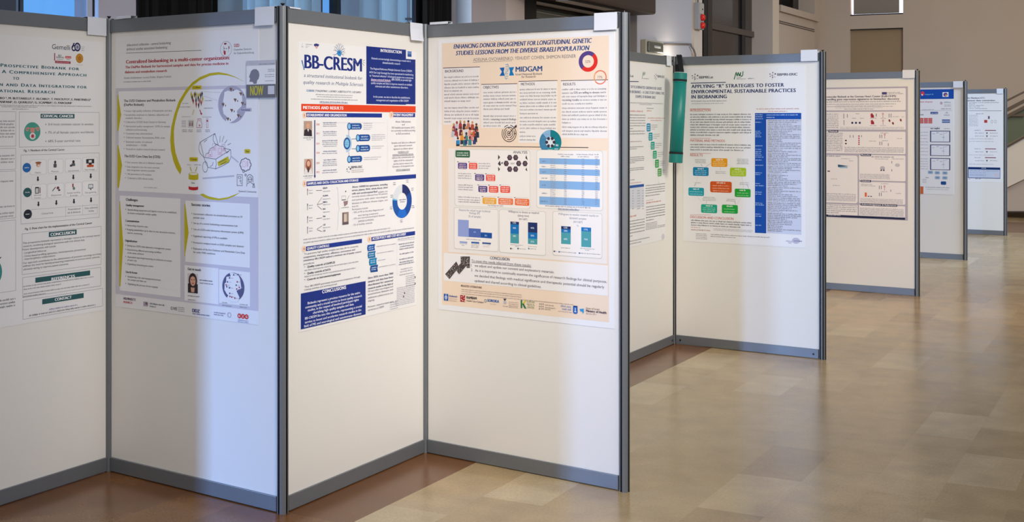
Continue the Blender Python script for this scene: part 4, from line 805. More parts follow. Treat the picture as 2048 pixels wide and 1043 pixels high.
for x, x1, y in ((1107.6, 1113.8, 502), (1117.4, 1153, 503), (1158, 1202, 505.6)): q.rect(x, y - 1.4, x + 3, y + 1.4, (70, 60, 110) if x < 1110 else (80, 110, 160)).blur(x + 3.6, x1, [y + 1], 2.2, GR)
q.done()
q = P.part('conclusion_text'); CT = (104, 98, 106)
q.text('CONCLUSION', 980.8, 517.8, 1019.6, 5.6, (74, 64, 80), bold=.6).text('To meet this needs inferred from these results:', 943.4, 523, 1063, 4.8, CT, under=1)
q.lines([('1   we adjust and update our consent and explanatory materials.', 942.6, 532, 1109), ('2   As it is important to continually examine the significance of research findings for clinical purposes,', 942.6, 541.6, 1214.4), ('we decided that findings with medical significance and therapeutic potential should be regularly', 949.4, 552.6, 1209), ('updated and shared according to clinical guidelines.', 949.6, 562.8, 1083)], 4.9, CT); q.done()
q = P.part('zigzag_arrow', 'zigzag arrow filled with a dark speckled photo collage')
ZZ = [(870 + a / 6.953, 490 + b / 6.953) for a, b in ((145, 400), (300, 225), (330, 285), (362, 250), (360, 155), (488, 155), (488, 315), (445, 315), (440, 285), (340, 405), (300, 350), (205, 470))]
q.poly(ZZ[:3] + ZZ[10:], (70, 60, 60)).poly(ZZ[2:11], (70, 60, 60))
def inside(x, y):
    r = False
    for i in range(len(ZZ)):
        (a, b), (c, d) = ZZ[i], ZZ[i - 1]
        if (b > y) != (d > y) and x < (c - a) * (y - b) / (d - b) + a: r = not r
    return r
for i in range(520):
    x, y = rnd.uniform(890, 940), rnd.uniform(512, 558)
    if inside(x, y) and inside(x + 1, y + 1.2) and inside(x + 1, y): q.rect(x, y, x + rnd.uniform(.7, 1.2), y + rnd.uniform(.8, 1.4), rnd.choice(((206, 200, 196), (226, 222, 220), (30, 26, 30), (150, 110, 90), (120, 140, 130), (170, 160, 150), (110, 70, 90)))); P.k -= 1
P.k += 1
q.done()
q = P.part('literature_text'); q.text('RELATED LITERATURE', 922.4, 572.4, 964, 3.6, (106, 78, 72), bold=1.2).blur(923.6, 1044, [578.4, 582.4], 2, (150, 124, 116)).blur(924, 1147, [587], 2, (150, 124, 116)); q.done()
q = P.part('hospital_logo')
q.rect(888.2, 586.6, 897, 600, (30, 86, 170)).ell(892.6, 594, 2.6, 3.4, (200, 216, 236), .5).rect(892.1, 587, 893.1, 599.6, (200, 216, 236)).text('Hadassah', 898.4, 592.8, 915, 4, (60, 90, 160), bold=.6).blur(898.6, 915, [597, 601], 2, (170, 140, 120))
q = q.cut('hospital_logo'); q.rect(921, 589.2, 930.6, 602.4, (170, 40, 50))
for x, y in ((923, 592), (926.4, 590.4), (928, 595), (922.4, 597.4), (925, 599.6), (928.6, 600.4)): q.rect(x, y, x + 1.8, y + 1.6, (240, 220, 210))
q.text('RAMBAM', 933.8, 596.4, 954, 4.8, (36, 36, 44), bold=1.6).text('Health Care Campus', 933.8, 602, 967.6, 3.4, (96, 70, 74), bold=.4)
q = q.cut('hospital_logo'); q.ring(971.6, 601, 2.4, 3.2, 1, (50, 120, 140)).text('SOROKA', 975.2, 602.4, 998.8, 5.2, (24, 96, 176), bold=1.8).blur(981, 993, [607.6], 2, (170, 140, 120)); q = q.cut('hospital_logo'); q.poly([(1007, 596.6), (1013.6, 597), (1010.2, 601.4)], (44, 50, 76)).ell(1010.4, 604, 2.8, 3.4, (180, 184, 196)).blur(1006.4, 1016, [612], 2, GR).blur(1018, 1037, [604, 607.6, 611, 614], 2, (150, 124, 116))
q = q.cut('hospital_logo'); q.rect(1042, 599, 1045, 615.4, (30, 120, 70)).poly([(1045, 607), (1050, 600), (1053.4, 600.4), (1048, 608.4)], (206, 196, 60)).poly([(1045, 606.6), (1047.8, 606), (1053.4, 616.6), (1049.6, 616.2)], (20, 110, 70)).lines([('KAPLAN', 1054.4, 604.2, 1069.6), ('MEDICAL', 1054.4, 609.8, 1070), ('CENTER', 1054.4, 615.2, 1069)], 3.8, (120, 148, 96))
q = q.cut('hospital_logo')
for j, row in enumerate(('TEM', 'HAS', 'EAR')):
    for i, ch in enumerate(row): q.text(ch, 1078.6 + i * 3.6, 608.6 + j * 4.8, 1080.8 + i * 3.6, 2.6, (70, 60, 64), bold=1)
q.blur(1090.4, 1108, [610], 2.6, (130, 110, 106)).blur(1090.6, 1112, [615], 2.6, (130, 110, 106)).blur(1090.4, 1102, [618.6], 2.4, (130, 110, 106))
q = q.cut('hospital_logo'); q.blur(1122, 1144, [612.6], 3.8, (110, 124, 170)).blur(1125, 1143.6, [618.6], 4, (96, 112, 170)).blur(1117, 1144, [622], 1.8, (150, 130, 130))
q.rrect(1146.6, 610.4, 1155.6, 626.2, (30, 96, 176), .3).rect(1147, 610.4, 1155.4, 612.4, (24, 50, 110)).rect(1150.4, 615, 1151.8, 623.4, (224, 234, 244)).rect(1149, 622, 1153.4, 623.2, (224, 234, 244)); q = q.cut('ministry_logo'); q.poly([(1159.4, 617.4), (1168, 616.4), (1168, 624), (1166.6, 627), (1165, 622.6), (1162, 622)], (40, 150, 206))
q.text('State of Israel', 1172.4, 617, 1199, 3.4, (130, 104, 104)).text('Ministry of Health', 1172.4, 622.8, 1213.4, 4.6, (62, 48, 84), bold=1.2).blur(1172.6, 1194, [627.2], 2.6, (170, 144, 136)); q.done()

# ================================================================== the two posters of the second pair
def dots(x, y, k):
    for a, b, r in ((-6, -2.6, 1.1), (-.4, -5.4, 1.1), (4.6, -3, 1.4), (-5.6, 2, .9), (-1.4, 0, .9), (-.6, 4, 1.1), (4, 3.4, .7), (-1.8, 8, .5)):
        q.ell(x + a * k, y + b, r * k, r * 1.1, (72, 64, 84)).line([(x - 1.4 * k, y), (x + a * k, y + b)], .35, (150, 120, 130))
P = Poster('F', 1366.4, 137, 1611.4, 481.6, 'white poster with orange, blue, lime and green rounded boxes and a blue column table')
HN = (38, 48, 100); RD = (200, 100, 88); BK = (74, 74, 82)
q = P.part('header_logo'); dots(1390.6, 154, 1); q.text('BBMRI.at', 1398.2, 157, 1426.6, 4.8, (70, 70, 80), bold=1.2)
GM = (20, 104, 66); q = q.cut('header_logo')
q.line([(1468.4, 158.4), (1472.4, 144.6)], 1.8, GM).line([(1472.4, 144.6), (1474.4, 152), (1476.6, 144.8), (1478.6, 152), (1481.4, 144.8)], 1.8, GM).line([(1481.4, 145), (1480.6, 150.6), (1483, 152.8), (1485.4, 150.6), (1486, 143)], 1.7, GM).blur(1473.6, 1481.6, [156], 2, BK).blur(1473.6, 1492, [158.6], 1.8, BK).blur(1496, 1508, [158], 2.4, BK)
q = q.cut('header_logo'); dots(1546, 150.6, 1); q.text('BBMRI-ERIC', 1554.4, 151.4, 1595, 4.8, (66, 64, 84), bold=1.2); q.done()
q = P.part('title_text', 'navy capital title'); q.line([(1382, 166.2), (1451.4, 164.6)], 1.5, HN)
q.text('APPLYING “R” STRATEGIES TO FOSTER', 1382.8, 176.2, 1568.2, 6.9, HN, bold=1.5, space=1.08).text('ENVIRONMENTAL SUSTAINABLE PRACTICES', 1382.8, 186.8, 1591.8, 6.9, HN, bold=1.5, space=1.08).text('IN BIOBANKING', 1382.8, 197, 1453.6, 6.9, HN, bold=1.5, space=1.08)
q.blur(1382.4, 1454, [203], 2.4, (100, 100, 112)).blur(1383.4, 1448, [207.8], 2, (130, 128, 140)); q.done()
q = P.part('text_column')
for t, y, x1, yl in (('INTRODUCTION', 222.8, 1421, 217.6), ('MATERIAL AND METHODS', 283.2, 1450, 276.6), ('RESULTS', 312, 1405.4, 306.4), ('DISCUSSION AND CONCLUSION', 435.6, 1467, 429)): q.text(t, 1380.6, y, x1, 4.7, RD, bold=.6).line([(1380.6, yl), (1421.6, yl - .1 + (244 - yl) * -.004)], .6, RD)
q.blur(1380.4, 1502.4, [229.8, 235, 240, 245.2, 250.4, 255.4, 260.6, 265.6, 271], 2.8, BK, last=.48, dens=.7).blur(1380.6, 1502.4, [289.8, 295, 300.2], 2.8, BK, last=.88, dens=.7).blur(1382, 1503, [441, 445.6, 450.4], 2.8, BK, last=.82, dens=.7)
q.blur(1382, 1402, [454.8], 2, RD).blur(1382, 1421, [459.8], 2.6, (150, 80, 74)).blur(1427, 1505, [457.4, 460], 1.6, (140, 140, 148)).blur(1392, 1414, [467.4, 470.6, 474, 477.2], 2, (120, 120, 128)).blur(1422, 1540, [469.2], 2.2, (90, 90, 98)).blur(1421, 1472, [473], 2, (90, 90, 98))
q.blur(1572, 1603, [482.4], 2.4, (120, 116, 160)).ell(1592, 481, 8, 6, (190, 188, 208)).ell(1580, 484, 4, 3, (206, 204, 216)).line([(1588, 481.4), (1604, 482)], 1, (90, 84, 130)); q.done()
q = P.part('cycle_diagram', 'ring of orange, blue, lime, teal and green rounded boxes')
q.line([(1422, 326), (1411, 334)], .6, (190, 150, 150)).line([(1455, 328), (1466, 334)], .4, (196, 196, 200)).line([(1395, 353), (1391, 373)], .4, (196, 196, 200)).line([(1484, 353), (1487, 376)], .4, (196, 196, 200)).line([(1394, 392), (1404, 404)], .4, (196, 196, 200)).line([(1482, 396), (1474, 408)], .4, (196, 196, 200)).line([(1436, 420), (1443, 421)], .4, (196, 196, 200)).line([(1441, 334), (1441, 340)], .4, (150, 150, 156)).line([(1388.6, 372), (1391, 367)], .7, (110, 130, 160)).line([(1497, 374.6), (1494, 369)], .7, (120, 120, 130)).line([(1471, 408), (1469.6, 402)], .7, (120, 120, 130)).line([(1413, 407), (1413, 400)], .4, (120, 120, 130)).line([(1402, 328), (1404.6, 332)], .6, (110, 110, 130))
o_ = q.done()
for x0, x1, y0, y1, c, n in ((1422.6, 1454.8, 316, 333, (232, 156, 14), 4), (1386, 1417.4, 333.8, 351, (0, 128, 178), 4), (1460, 1492.4, 334.8, 351.8, (166, 196, 14), 4), (1420.4, 1463.6, 362, 384, (206, 84, 16), 4), (1377, 1408, 374.4, 390.6, (16, 154, 174), 3), (1469.6, 1501.4, 376.8, 393.4, (26, 160, 40), 3), (1402.2, 1434.4, 407.8, 424.8, (20, 164, 134), 4), (1443.8, 1475.8, 408.6, 425.8, (16, 164, 58), 3)):
    q = P.part('rounded_box', None, o_); q.rrect(x0, y0, x1, y1, c, .16); ys = seq(y0 + 4.4, y1 - 2.2, n)
    q.blur(x0 + (x1 - x0) * .3, x1 - (x1 - x0) * .3, ys[:1], 3, (240, 240, 236)); q.blur(x0 + 2.4, x1 - 2.4, ys[1:], 2.3, tuple(int(v * .45 + 140) for v in c), center=True).done()
q = P.part('notes', None, o_)
for x0, x1, ys in ((1389, 1414, [319.6, 322.6, 325.6]), (1473, 1498, [318.6, 321.6, 324.6, 327.4]), (1430, 1453, [343.4, 346.6]), (1389, 1402, [365.8]), (1478, 1500, [365.6, 368.8]), (1405, 1432, [394.6, 397.6, 400.6]), (1452, 1472, [398.6, 401.8])): q.blur(x0, x1, ys, 1.8, (160, 164, 162), center=True)
q.done()
q = P.part('column_table', 'blue headed table'); TBL = (0, 74, 168)
q.blur(1513, 1598, [218.6], 2.6, (196, 126, 112)).blur(1536, 1575, [223.4], 2.6, (196, 126, 112)).rect(1510, 226, 1602.6, 238.4, TBL).rect(1510, 226, 1532.4, 465, TBL).rect(1532.4, 238.4, 1603, 465.4, (204, 208, 226))
q = q.cut('table_text', None, True); q.blur(1511, 1526, [230, 234, 238], 2, (180, 206, 240)).blur(1533, 1596, [230.6], 2.4, (180, 206, 240)).blur(1533, 1549, [235.4], 2.4, (180, 206, 240))
for y in (245, 263, 266.4, 270.4, 274, 292, 299, 303.4, 307, 310.6, 314.4, 320.4, 331, 346, 349.4, 367.4, 371.6, 384.4, 388.4, 406.4, 410, 428.4, 432.4, 450.4): q.blur(1511, 1511 + rnd.uniform(8, 19), [y], 2.1, (170, 200, 240))
y = 242.0
while y < 464:
    fr = rnd.choice((1, 1, 1, .9, .75, .6, .45)); q.blur(1535.6, 1535.6 + 66 * fr, [y], 2.5, (84, 86, 104), dens=.72); y += rnd.choice((3.2, 3.4, 3.4, 3.7))
for y in (283.6, 330, 346.2, 372, 402, 423): q.rect(1532.4, y, 1602.8, y + .5, (226, 228, 238))
q.done()

P = Poster('E', 1236, 122, 1331, 499.6, 'white poster with small stepped green boxes, half hidden beside the green tube', wide=0.84)
q = P.part('header_logo'); q.text('BBMRI.at', 1246, 152.6, 1267, 5, (70, 70, 80), bold=1)
q = q.cut('header_logo'); q.line([(1284, 157.6), (1286, 144)], 1.6, GM).line([(1286, 144), (1287, 151), (1288.2, 144), (1289, 150), (1290.4, 144)], 1.4, GM).blur(1286, 1298, [157.6], 2, BK)
q = q.cut('header_logo'); dots(1311.6, 154, .45); q.text('BBMRI-ERIC', 1315, 155, 1329, 4.8, (70, 66, 84), bold=.8); q = q.cut('title_bar'); q.line([(1240, 162.4), (1277, 163)], 1.6, HN); q.done()
q = P.part('title_text'); q.text('THE EFFECT OF FLUORINATED GREENHOUSE GASES', 1240, 174.6, 1323, 5.4, (66, 76, 118), bold=1).text('EMISSION ON BIOBANKS – A CASE STUDY USING THE', 1238, 184.4, 1328, 5.4, (66, 76, 118), bold=1).text('EXAMPLE OF BIOBANK GRAZ', 1271, 195.4, 1311, 5.4, (66, 76, 118), bold=1).blur(1240, 1326, [205.4], 2.6, (130, 130, 142)).blur(1279, 1304, [209.4], 2, (140, 140, 150)); q.done()
q = P.part('text_columns')
q.blur(1240, 1286, [223], 3.6, RD).blur(1293.4, 1303, [222.6], 3.6, RD).rect(1293, 216, 1307, 216.8, BK).blur(1295, 1330, [236.6], 2.2, RD).blur(1301, 1324, [241.4], 2.2, RD)
q.blur(1240, 1291, [230.4, 236, 241.4, 247, 252.4, 258], 2.4, BK, last=.5).blur(1240, 1290, [263.4, 269], 2.4, BK).blur(1242, 1284, [284.6], 2.4, (170, 130, 120)).blur(1242, 1287, [295.6, 299.4], 2.2, BK, last=.7).blur(1242, 1288, [316.6, 320.4, 324, 327.6], 2.2, BK, last=.6).blur(1242, 1288, [339, 342.6, 346.6], 2.2, BK, last=.4).blur(1256, 1269, [361], 2, BK).blur(1242, 1282, [369], 2.2, RD)
q.rect(1244, 372.4, 1287.6, 378, (24, 80, 160)).rect(1244, 378, 1287.6, 420, (212, 214, 226))
for y in seq(382, 418, 8):
    for x in (1252, 1264, 1274, 1284): q.blur(x, x + 3.4 + (x == 1274) * 3, [y], 2, GR)
q.blur(1244, 1272, [437], 4, RD).blur(1244, 1289, [446, 452, 457.6, 463.6, 470, 476], 2.3, BK, last=.45).blur(1246, 1299, [486], 2.2, GR).blur(1258, 1282, [489], 2.2, GR)
q.blur(1291, 1330, [372, 377.6, 382, 387, 392.6], 2.3, BK, last=.72).blur(1292, 1322, [407], 3.4, RD).rect(1292, 400.6, 1306, 401.2, RD).blur(1292, 1330, [415, 420.4, 425.6, 430.4, 436, 441.6], 2.3, BK, last=.4).blur(1291.4, 1314, [447.6, 450.6, 453.6, 456.6, 459.6], 1.8, (160, 160, 170)).blur(1315, 1330, [452, 455], 1.8, (160, 160, 170)).ell(1326, 473, 3, 6, (206, 204, 216)); q.done()
q = P.part('step_box')
for x0, y0, y1, c in ((1293, 246.6, 262.6, (10, 136, 186)), (1297, 265, 281, (0, 152, 168)), (1301.2, 283.4, 298.8, (20, 158, 140)), (1305.4, 301.4, 317, (20, 164, 116)), (1309.8, 319.2, 335.2, (24, 160, 60)), (1315, 337, 352.6, (76, 156, 62))):
    q = q.cut('step_box'); q.rrect(x0, y0, x0 + 7.8, y1, c, .16).blur(x0 + 1.4, x0 + 6.6, [y0 + 5, y0 + 9.4, y0 + 13.4], 2.6, (214, 232, 232)).blur(x0 + 9.4, min(x0 + 22, 1330), [y0 + 4, y0 + 8, y0 + 12], 1.9, (140, 142, 150), last=.6).line([(x0 + 1.4, y1), (x0 + 1.4, y1 + 12), (x0 + 4, y1 + 12)], .4, (160, 164, 170))
q.done()

# ================================================================== mauve framed poster
P = Poster('G', 1602, 176, 1815.6, 431.6, 'mauve framed poster with white panels and small red heart drawings', wide=0.88, sheet=mat('mauve_poster_paper', (178, 170, 184), 0.5))
X0 = 1616
for x0, y0, x1, y1 in ((X0, 178.8, 1811.6, 221), (X0, 223.8, 1811.4, 258.6), (X0, 262.4, 1811, 305.4), (X0, 309.4, 1715.4, 403), (1718, 309.4, 1811, 360), (1718, 362.8, 1810.6, 406), (1718, 409, 1810.4, 430.4), (X0, 405.8, 1715.4, 426.4)): q = P.part('white_panel'); q.rrect(x0, y0, x1, y1, (240, 234, 234), .05).done()
q = P.part('title_text'); KK = (60, 56, 72)
q.text('Cardiovascular Biobank at the German Heart Center (KaBi-DHM):', 1640.6, 195.4, 1793, 3.7, KK, bold=1.4).text('Unravelling gene expression signatures to biomarker discovery', 1646, 200.6, 1798.4, 3.7, KK, bold=1.4).rect(1763.8, 184, 1773.8, 189, (74, 70, 120)).rect(1775.2, 184, 1775.6, 189.4, (74, 70, 120)).blur(1777.4, 1801, [185.6], 2, GR).blur(1777.4, 1807, [188.4], 2, GR)
q.blur(1625, 1802, [204.8], 2.3, GR).blur(1625, 1792, [209.6], 1.9, GR).blur(1672, 1764, [212], 1.7, LG).blur(1625, 1786, [214.2], 1.7, GR).blur(1671, 1766, [216.4], 1.7, LG).blur(1689, 1748, [218.8], 1.7, GR); q.done()
q = P.part('panel_heading')
def hd(t, x0, y0, x1): q.rect(x0, y0, x1, y0 + 4.6, (44, 40, 74)).text(t, x0 + 1.6, y0 + 3.5, x1 - 1.6, 2.8, WH, bold=.8)
hd('Methods', 1656.6, 260, 1676.6); q = q.cut('panel_heading'); hd('Results', 1721.4, 307.4, 1742); q = q.cut('panel_heading'); hd('Outlook', 1721.4, 359.2, 1742); q = q.cut('panel_heading'); hd('Acknowledgement & References', 1721.2, 406, 1794.4)
q = q.cut('panel_text'); q.blur(1625, 1677, seq(229, 256, 8), 2.2, (96, 92, 104)).blur(1625, 1686, seq(267, 301, 11), 2.2, (96, 92, 104)).blur(1625, 1714, seq(409, 424, 5), 2.2, (96, 92, 104), last=.6).blur(1625, 1681, [312.4], 2.8, (90, 86, 110)).blur(1742.6, 1788, [314.4], 2.8, (90, 86, 110))
q.blur(1680, 1808, [255, 257.4], 1.6, (130, 126, 140)).blur(1689, 1808, [295], 1.9, (90, 86, 100)).blur(1689, 1808, seq(297.4, 304, 5), 1.6, (140, 136, 148)).blur(1625, 1712, [386.6], 1.9, (90, 86, 100)).blur(1625, 1712, seq(389.4, 399.6, 7), 1.6, (140, 136, 148)).blur(1720, 1780, seq(348, 357, 6), 1.6, (140, 136, 148)).blur(1720.6, 1806, seq(397, 404.6, 5), 1.6, (140, 136, 148)).blur(1720, 1808, seq(416, 429, 7), 1.7, (130, 126, 138))
HT = (176, 44, 50); q = q.cut('red_heart_drawings')
for x, y in ((1744.6, 231.4), (1745, 244.6)): q.poly([(x - 3.4, y - 3.6), (x - .4, y - 5.4), (x + 3, y - 1), (x + 3.8, y + 3.6), (x - 2.8, y + 4), (x - 3.4, y)], HT).ell(x + 1, y + .4, 1.3, 1.8, (110, 30, 40))
q.rect(1752, 227, 1753.2, 233, DK)
for x, y in ((1765.8, 227.4), (1766, 241), (1769.4, 268.6), (1769, 372.4)): q.ring(x, y, 1.7, 1.9, .9, HT).line([(x, y + 2), (x + .2, y + 8)], .8, HT)
for x, y in ((1779, 241), (1786, 246.4), (1801.6, 240)): q.poly([(x - 2, y - 2), (x + .4, y - 2.8), (x + 2, y), (x + 1.4, y + 3), (x - 1.6, y + 1.6)], (130, 40, 48))
for x in (1704.6, 1712, 1719.6): q.ell(x, 245.4, 2.2, 2.2, (70, 66, 110)).ell(x, 245, 1, 1, (40, 36, 70))
for y in (272, 276.4, 280.6, 284.4, 288.4): q.ell(1718, y, 1.4, 1.5, HT)
for y in (280.8, 286.8): q.ell(1691.8, y, 2, 1.5, (70, 30, 50))
q = q.cut('small_diagrams')
for x, y, h in ((1687, 227, 10), (1687.4, 240, 10), (1694, 228, 7), (1777.6, 227, 8), (1781.6, 227, 8), (1699.6, 270, 5), (1706, 270, 5), (1722.6, 270, 4), (1759, 269, 7), (1763, 269, 7), (1759, 283, 7), (1763, 283, 7), (1776, 286, 6), (1758, 371, 7), (1762, 371, 7), (1758, 385, 7), (1762, 385, 7), (1781, 379, 4), (1783, 322, 4.6), (1783, 338, 4.6)): q.rect(x, y, x + 1.2, y + h, (120, 112, 124))
for x0, x1, y in ((1711, 1720, 228), (1704, 1712, 237), (1720, 1728, 237), (1740, 1754, 237), (1761, 1772, 237), (1740, 1754, 251.4), (1760, 1772, 251.4), (1785, 1798, 234), (1803, 1809, 234), (1738, 1752, 282.6), (1761, 1778, 266.4), (1764, 1776, 281.8), (1794, 1804, 277.6), (1682, 1700, 317.6), (1698, 1706, 322), (1750, 1778, 318), (1784, 1808, 318), (1722, 1744, 368.6), (1722, 1750, 371.6), (1762, 1778, 367.6), (1762, 1776, 383.6), (1792, 1802, 387), (1662, 1674, 358), (1666, 1680, 371)): q.blur(x0, x1, [y], 1.7, (110, 104, 116))
q = q.cut('charts'); q.poly([(1675.8, 328.6), (1698, 332), (1676, 334)], (44, 84, 116)).poly([(1678, 334), (1694, 332.8), (1696, 336), (1680, 336)], (150, 190, 214)).ell(1765, 336, 5, 4, (190, 186, 196)).poly([(1760.4, 341.6), (1762.4, 337.4), (1764.4, 341.6)], DK).poly([(1765.6, 341.6), (1767.8, 337.4), (1769.6, 341.6)], DK).ell(1795, 330, 5, 3.4, (196, 192, 200)).rect(1729.6, 384.6, 1733.6, 393, (222, 100, 44)).rect(1735.4, 391.4, 1739, 393, (50, 46, 84)).rect(1740.6, 391.6, 1744, 393.2, (50, 46, 84)).rect(1655, 341, 1660, 343, DK)
q.done()
q = P.part('navy_footer'); q.rect(X0, 427.2, 1810.2, 431, (26, 28, 62)).blur(1656, 1682, [430], 2, WH).blur(1789, 1806, [434.6], 2, (190, 190, 210)); q.done()

# ================================================================== blue topped poster
P = Poster('H', 1802, 176.6, 1907.4, 386, 'pale poster with a bright blue top band and dark framed diagrams', wide=0.86)
q = P.part('blue_band', 'bright blue top band'); q.rect(1815, 179.2, 1907.6, 198.4, (0, 74, 170)).ell(1845.4, 186.8, 3.4, 4.4, (220, 60, 70)).poly([(1842.6, 188), (1846, 188), (1844, 192)], WH).blur(1850, 1868, [189.6], 2.4, (60, 150, 200)).rect(1885, 184.2, 1897, 193.6, (236, 236, 244)).ell(1891, 189, 4.2, 3.8, (90, 70, 140)).ell(1892.4, 190.4, 2, 1.8, (226, 170, 90)); q.done()
q = P.part('header_text')
q.blur(1836, 1866.6, [204.8], 2.8, (190, 60, 90)).blur(1888, 1901.6, [205.6], 3, (70, 120, 140)).ell(1882.6, 206, 2.6, 3, (196, 170, 190)).blur(1888.6, 1902.6, [209.4, 211.4, 213.4], 1.5, LG).blur(1882.4, 1902, [218.4], 2.2, (70, 70, 84)).line([(1838, 220.6), (1904, 221)], .5, (150, 160, 170)).blur(1845, 1868, [219.6], 1.8, LG)
q = q.cut('partner_logos'); q.rect(1861, 223.6, 1876, 228, (30, 64, 140)).blur(1863, 1875, [226.8], 2, (200, 214, 240)).poly([(1893.6, 222.6), (1897.6, 226.6), (1889.6, 226.6)], (190, 200, 210)).blur(1888, 1899, [231], 2.8, (120, 130, 150)).blur(1840, 1847.6, [230.4], 2.6, DK)
q = q.cut('red_table')
for i in range(3):
    for j in range(4): q.rect(1839 + i * 8.8, 235.8 + j * 2.8, 1847 + i * 8.8, 238 + j * 2.8, (206, 60, 54))
q = q.cut('blue_boxes')
for j in range(2): q.rect(1884, 238.6 + j * 4, 1900, 241.6 + j * 4, (80, 110, 170))
q = q.cut('middle_heading'); q.blur(1861, 1882, [258], 3.4, (30, 34, 54), dens=.85).blur(1888, 1900, [257.6], 1.8, GR).line([(1838, 254), (1881, 254)], .4, LG)
for y0, y1 in ((261, 284), (288.6, 311.4), (315.4, 339.4)):
    q = q.cut('framed_diagram'); q.rect(1860, y0, 1900.6, y1, (84, 84, 116)).rect(1862.4, y0 + 1.6, 1898.4, y1 - 1.2, (232, 234, 240))
    for x, dy in ((1865, 7), (1873, 5), (1880, 8), (1884, 14)): q.blur(x, x + 5, [y0 + dy], 1.8, (110, 114, 130))
    q.line([(1887, y0 + 3), (1887, y1 - 3)], .6, (170, 174, 190)).line([(1888, y0 + 6), (1896, y0 + 3)], .5, (150, 154, 170))
q = q.cut('side_text')
for y in seq(265, 284, 4) + seq(290, 310, 4) + seq(318, 338, 5): q.blur(1841, 1858, [y], 1.8, (150, 156, 166), last=.9)
q = q.cut('pale_blue_boxes')
for x, y in ((1855.6, 341), (1869.4, 342), (1884.6, 342.4), (1869.6, 351.6), (1884.4, 352)): q.rrect(x, y, x + 10.6, y + 6.4, (164, 186, 208), .3).rect(x + 2.4, y + 2, x + 8, y + 4.4, (110, 140, 176))
q = q.cut('footer'); q.rrect(1881.6, 362.2, 1892.4, 369, (24, 74, 140), .3).blur(1851, 1858, [355.6], 2, GR).blur(1845, 1854, [359, 362, 365], 1.8, (150, 156, 170)).blur(1851, 1900, [374.6], 1.8, (150, 160, 170)).blur(1853, 1898, [378.6], 1.6, (180, 186, 196)); q = q.cut('orange_block'); q.rect(1840.6, 372.4, 1846.8, 387.4, (206, 104, 50)); q.done()

# ================================================================== farthest poster
P = Poster('I', 1904, 190, 2004.6, 362, 'pale lilac grey poster with a navy framed box, farthest of all the posters', wide=0.84)
q = P.part('title_text'); q.text('Quality Control for Matthieus ATC:', 1906, 197.6, 1970, 2.8, KK, bold=1.4).text('a consistent data conversion', 1922, 202.4, 1990, 2.8, KK, bold=1.4)
q.blur(1938, 1998, [206], 1.9, GR).blur(1938, 1950, [208.4], 1.8, GR).blur(1938, 1968, [211.4], 1.9, GR).blur(1938, 1960, [214.6], 1.8, GR).blur(1938, 1974, [218], 1.9, GR).line([(1938, 221.4), (2003, 221.6)], .7, (90, 90, 104)); q.done()
q = P.part('introduction')
q.blur(1952, 1967, [228], 2, (90, 90, 104)).blur(1938, 1956, seq(231, 252, 8), 1.6, (140, 140, 152)).rect(1976, 232, 1979.4, 237.6, (110, 80, 110)).rect(1968.4, 239.6, 1974.6, 245.4, (190, 60, 60)).ring(1984, 243, 2.2, 3, .7, (150, 150, 160)).ring(1991, 243, 2.4, 3, .7, (160, 160, 170))
for y in (260.6, 297.4, 315): q = q.cut('heading_row'); q.rect(1970, y - .8, 1992, y + .8, (136, 60, 84)).blur(1949, 1962, [y + .6], 2, (110, 112, 124))
for y in (266.6, 272.6, 304, 321.6): q = q.cut('diagram_row'); q.blur(1950, 1968, [y], 2, (130, 132, 146)).blur(1980, 1996, [y], 2, (130, 132, 146)).poly([(1972, y - 2), (1975.6, y - 2), (1974, y + 2)], (50, 56, 84))
for y in (278, 283, 310, 328.4): q = q.cut('text_row'); q.blur(1938, 1996, [y], 1.7, (150, 150, 160), last=.85)
q = q.cut('navy_framed_box'); q.rect(1936, 333.6, 2000.6, 355.6, (0, 44, 104)).rect(1937.2, 338.2, 1999.8, 354.4, (196, 206, 228)).blur(1963, 1972, [336.8], 2, (200, 214, 236)).blur(1940, 1997, [341.6], 1.8, (110, 116, 136)).blur(1940, 1972, [345, 348.6, 351], 1.6, (150, 156, 176)).rect(1988.6, 346.6, 1996, 353, (206, 200, 210)); q = q.cut('footer_text'); q.blur(1951, 1962, [358], 2.4, (70, 76, 110)).blur(1937, 1941, [358.4], 2, GR); q.done()

# ------------------------------------------------------------------ paper tags folded over the top rails
def paper_tag(key, x0, y0, x1, y1, label, curl=0.0, back=False):
    p = Plane(key, 0.0158)
    s0, zt = p.sz(x0, y0); _, zb = p.sz(x0, y1); s1 = p.s(x1); sc = (s0 + s1) / 2
    zt = max(zt, BH + 0.001); h = zt - zb; w_ = s1 - s0
    r = empty('paper_tag', p.o + p.e * sc + Vector((0, 0, zb)), p.rz, label, 'paper tag', 'paper tags on the board tops')
    t = 0.0007; zr = BH - 0.003 - zb; b = MB(); nx = 8; rows = []
    prof = [(0.0, -0.0008 - curl), (zr * .35, -0.0008 - curl * .3), (zr * .7, -0.0008), (h - .001, -0.0008), (h, 0.002), (h, 0.029), (h - .001, 0.0322), (zr * .62, 0.0322)]
    if back: prof = [(zr * .9, -0.0008), (h - .001, -0.0008), (h, 0.002), (h, 0.029), (h - .001, 0.0322), (zr - 0.05, 0.0322)]
    out = []
    for i in range(nx + 1):
        x = -w_ / 2 + w_ * i / nx; bow = curl * 0.5 * math.cos(math.pi * (i / nx - .5)) * -1
        col = []
        for z, y in prof: col.append((x, y + (bow if z < zr * .7 and y < 0 else 0), z))
        rows.append(col)
    m = TAGP; n = len(prof)
    for i in range(nx):
        for j in range(n - 1): b.poly([rows[i][j], rows[i + 1][j], rows[i + 1][j + 1], rows[i][j + 1]], m)
    o = b.build('folded_sheet', r); sd = o.modifiers.new('solid', 'SOLIDIFY'); sd.thickness = t; sd.offset = 0
    return r
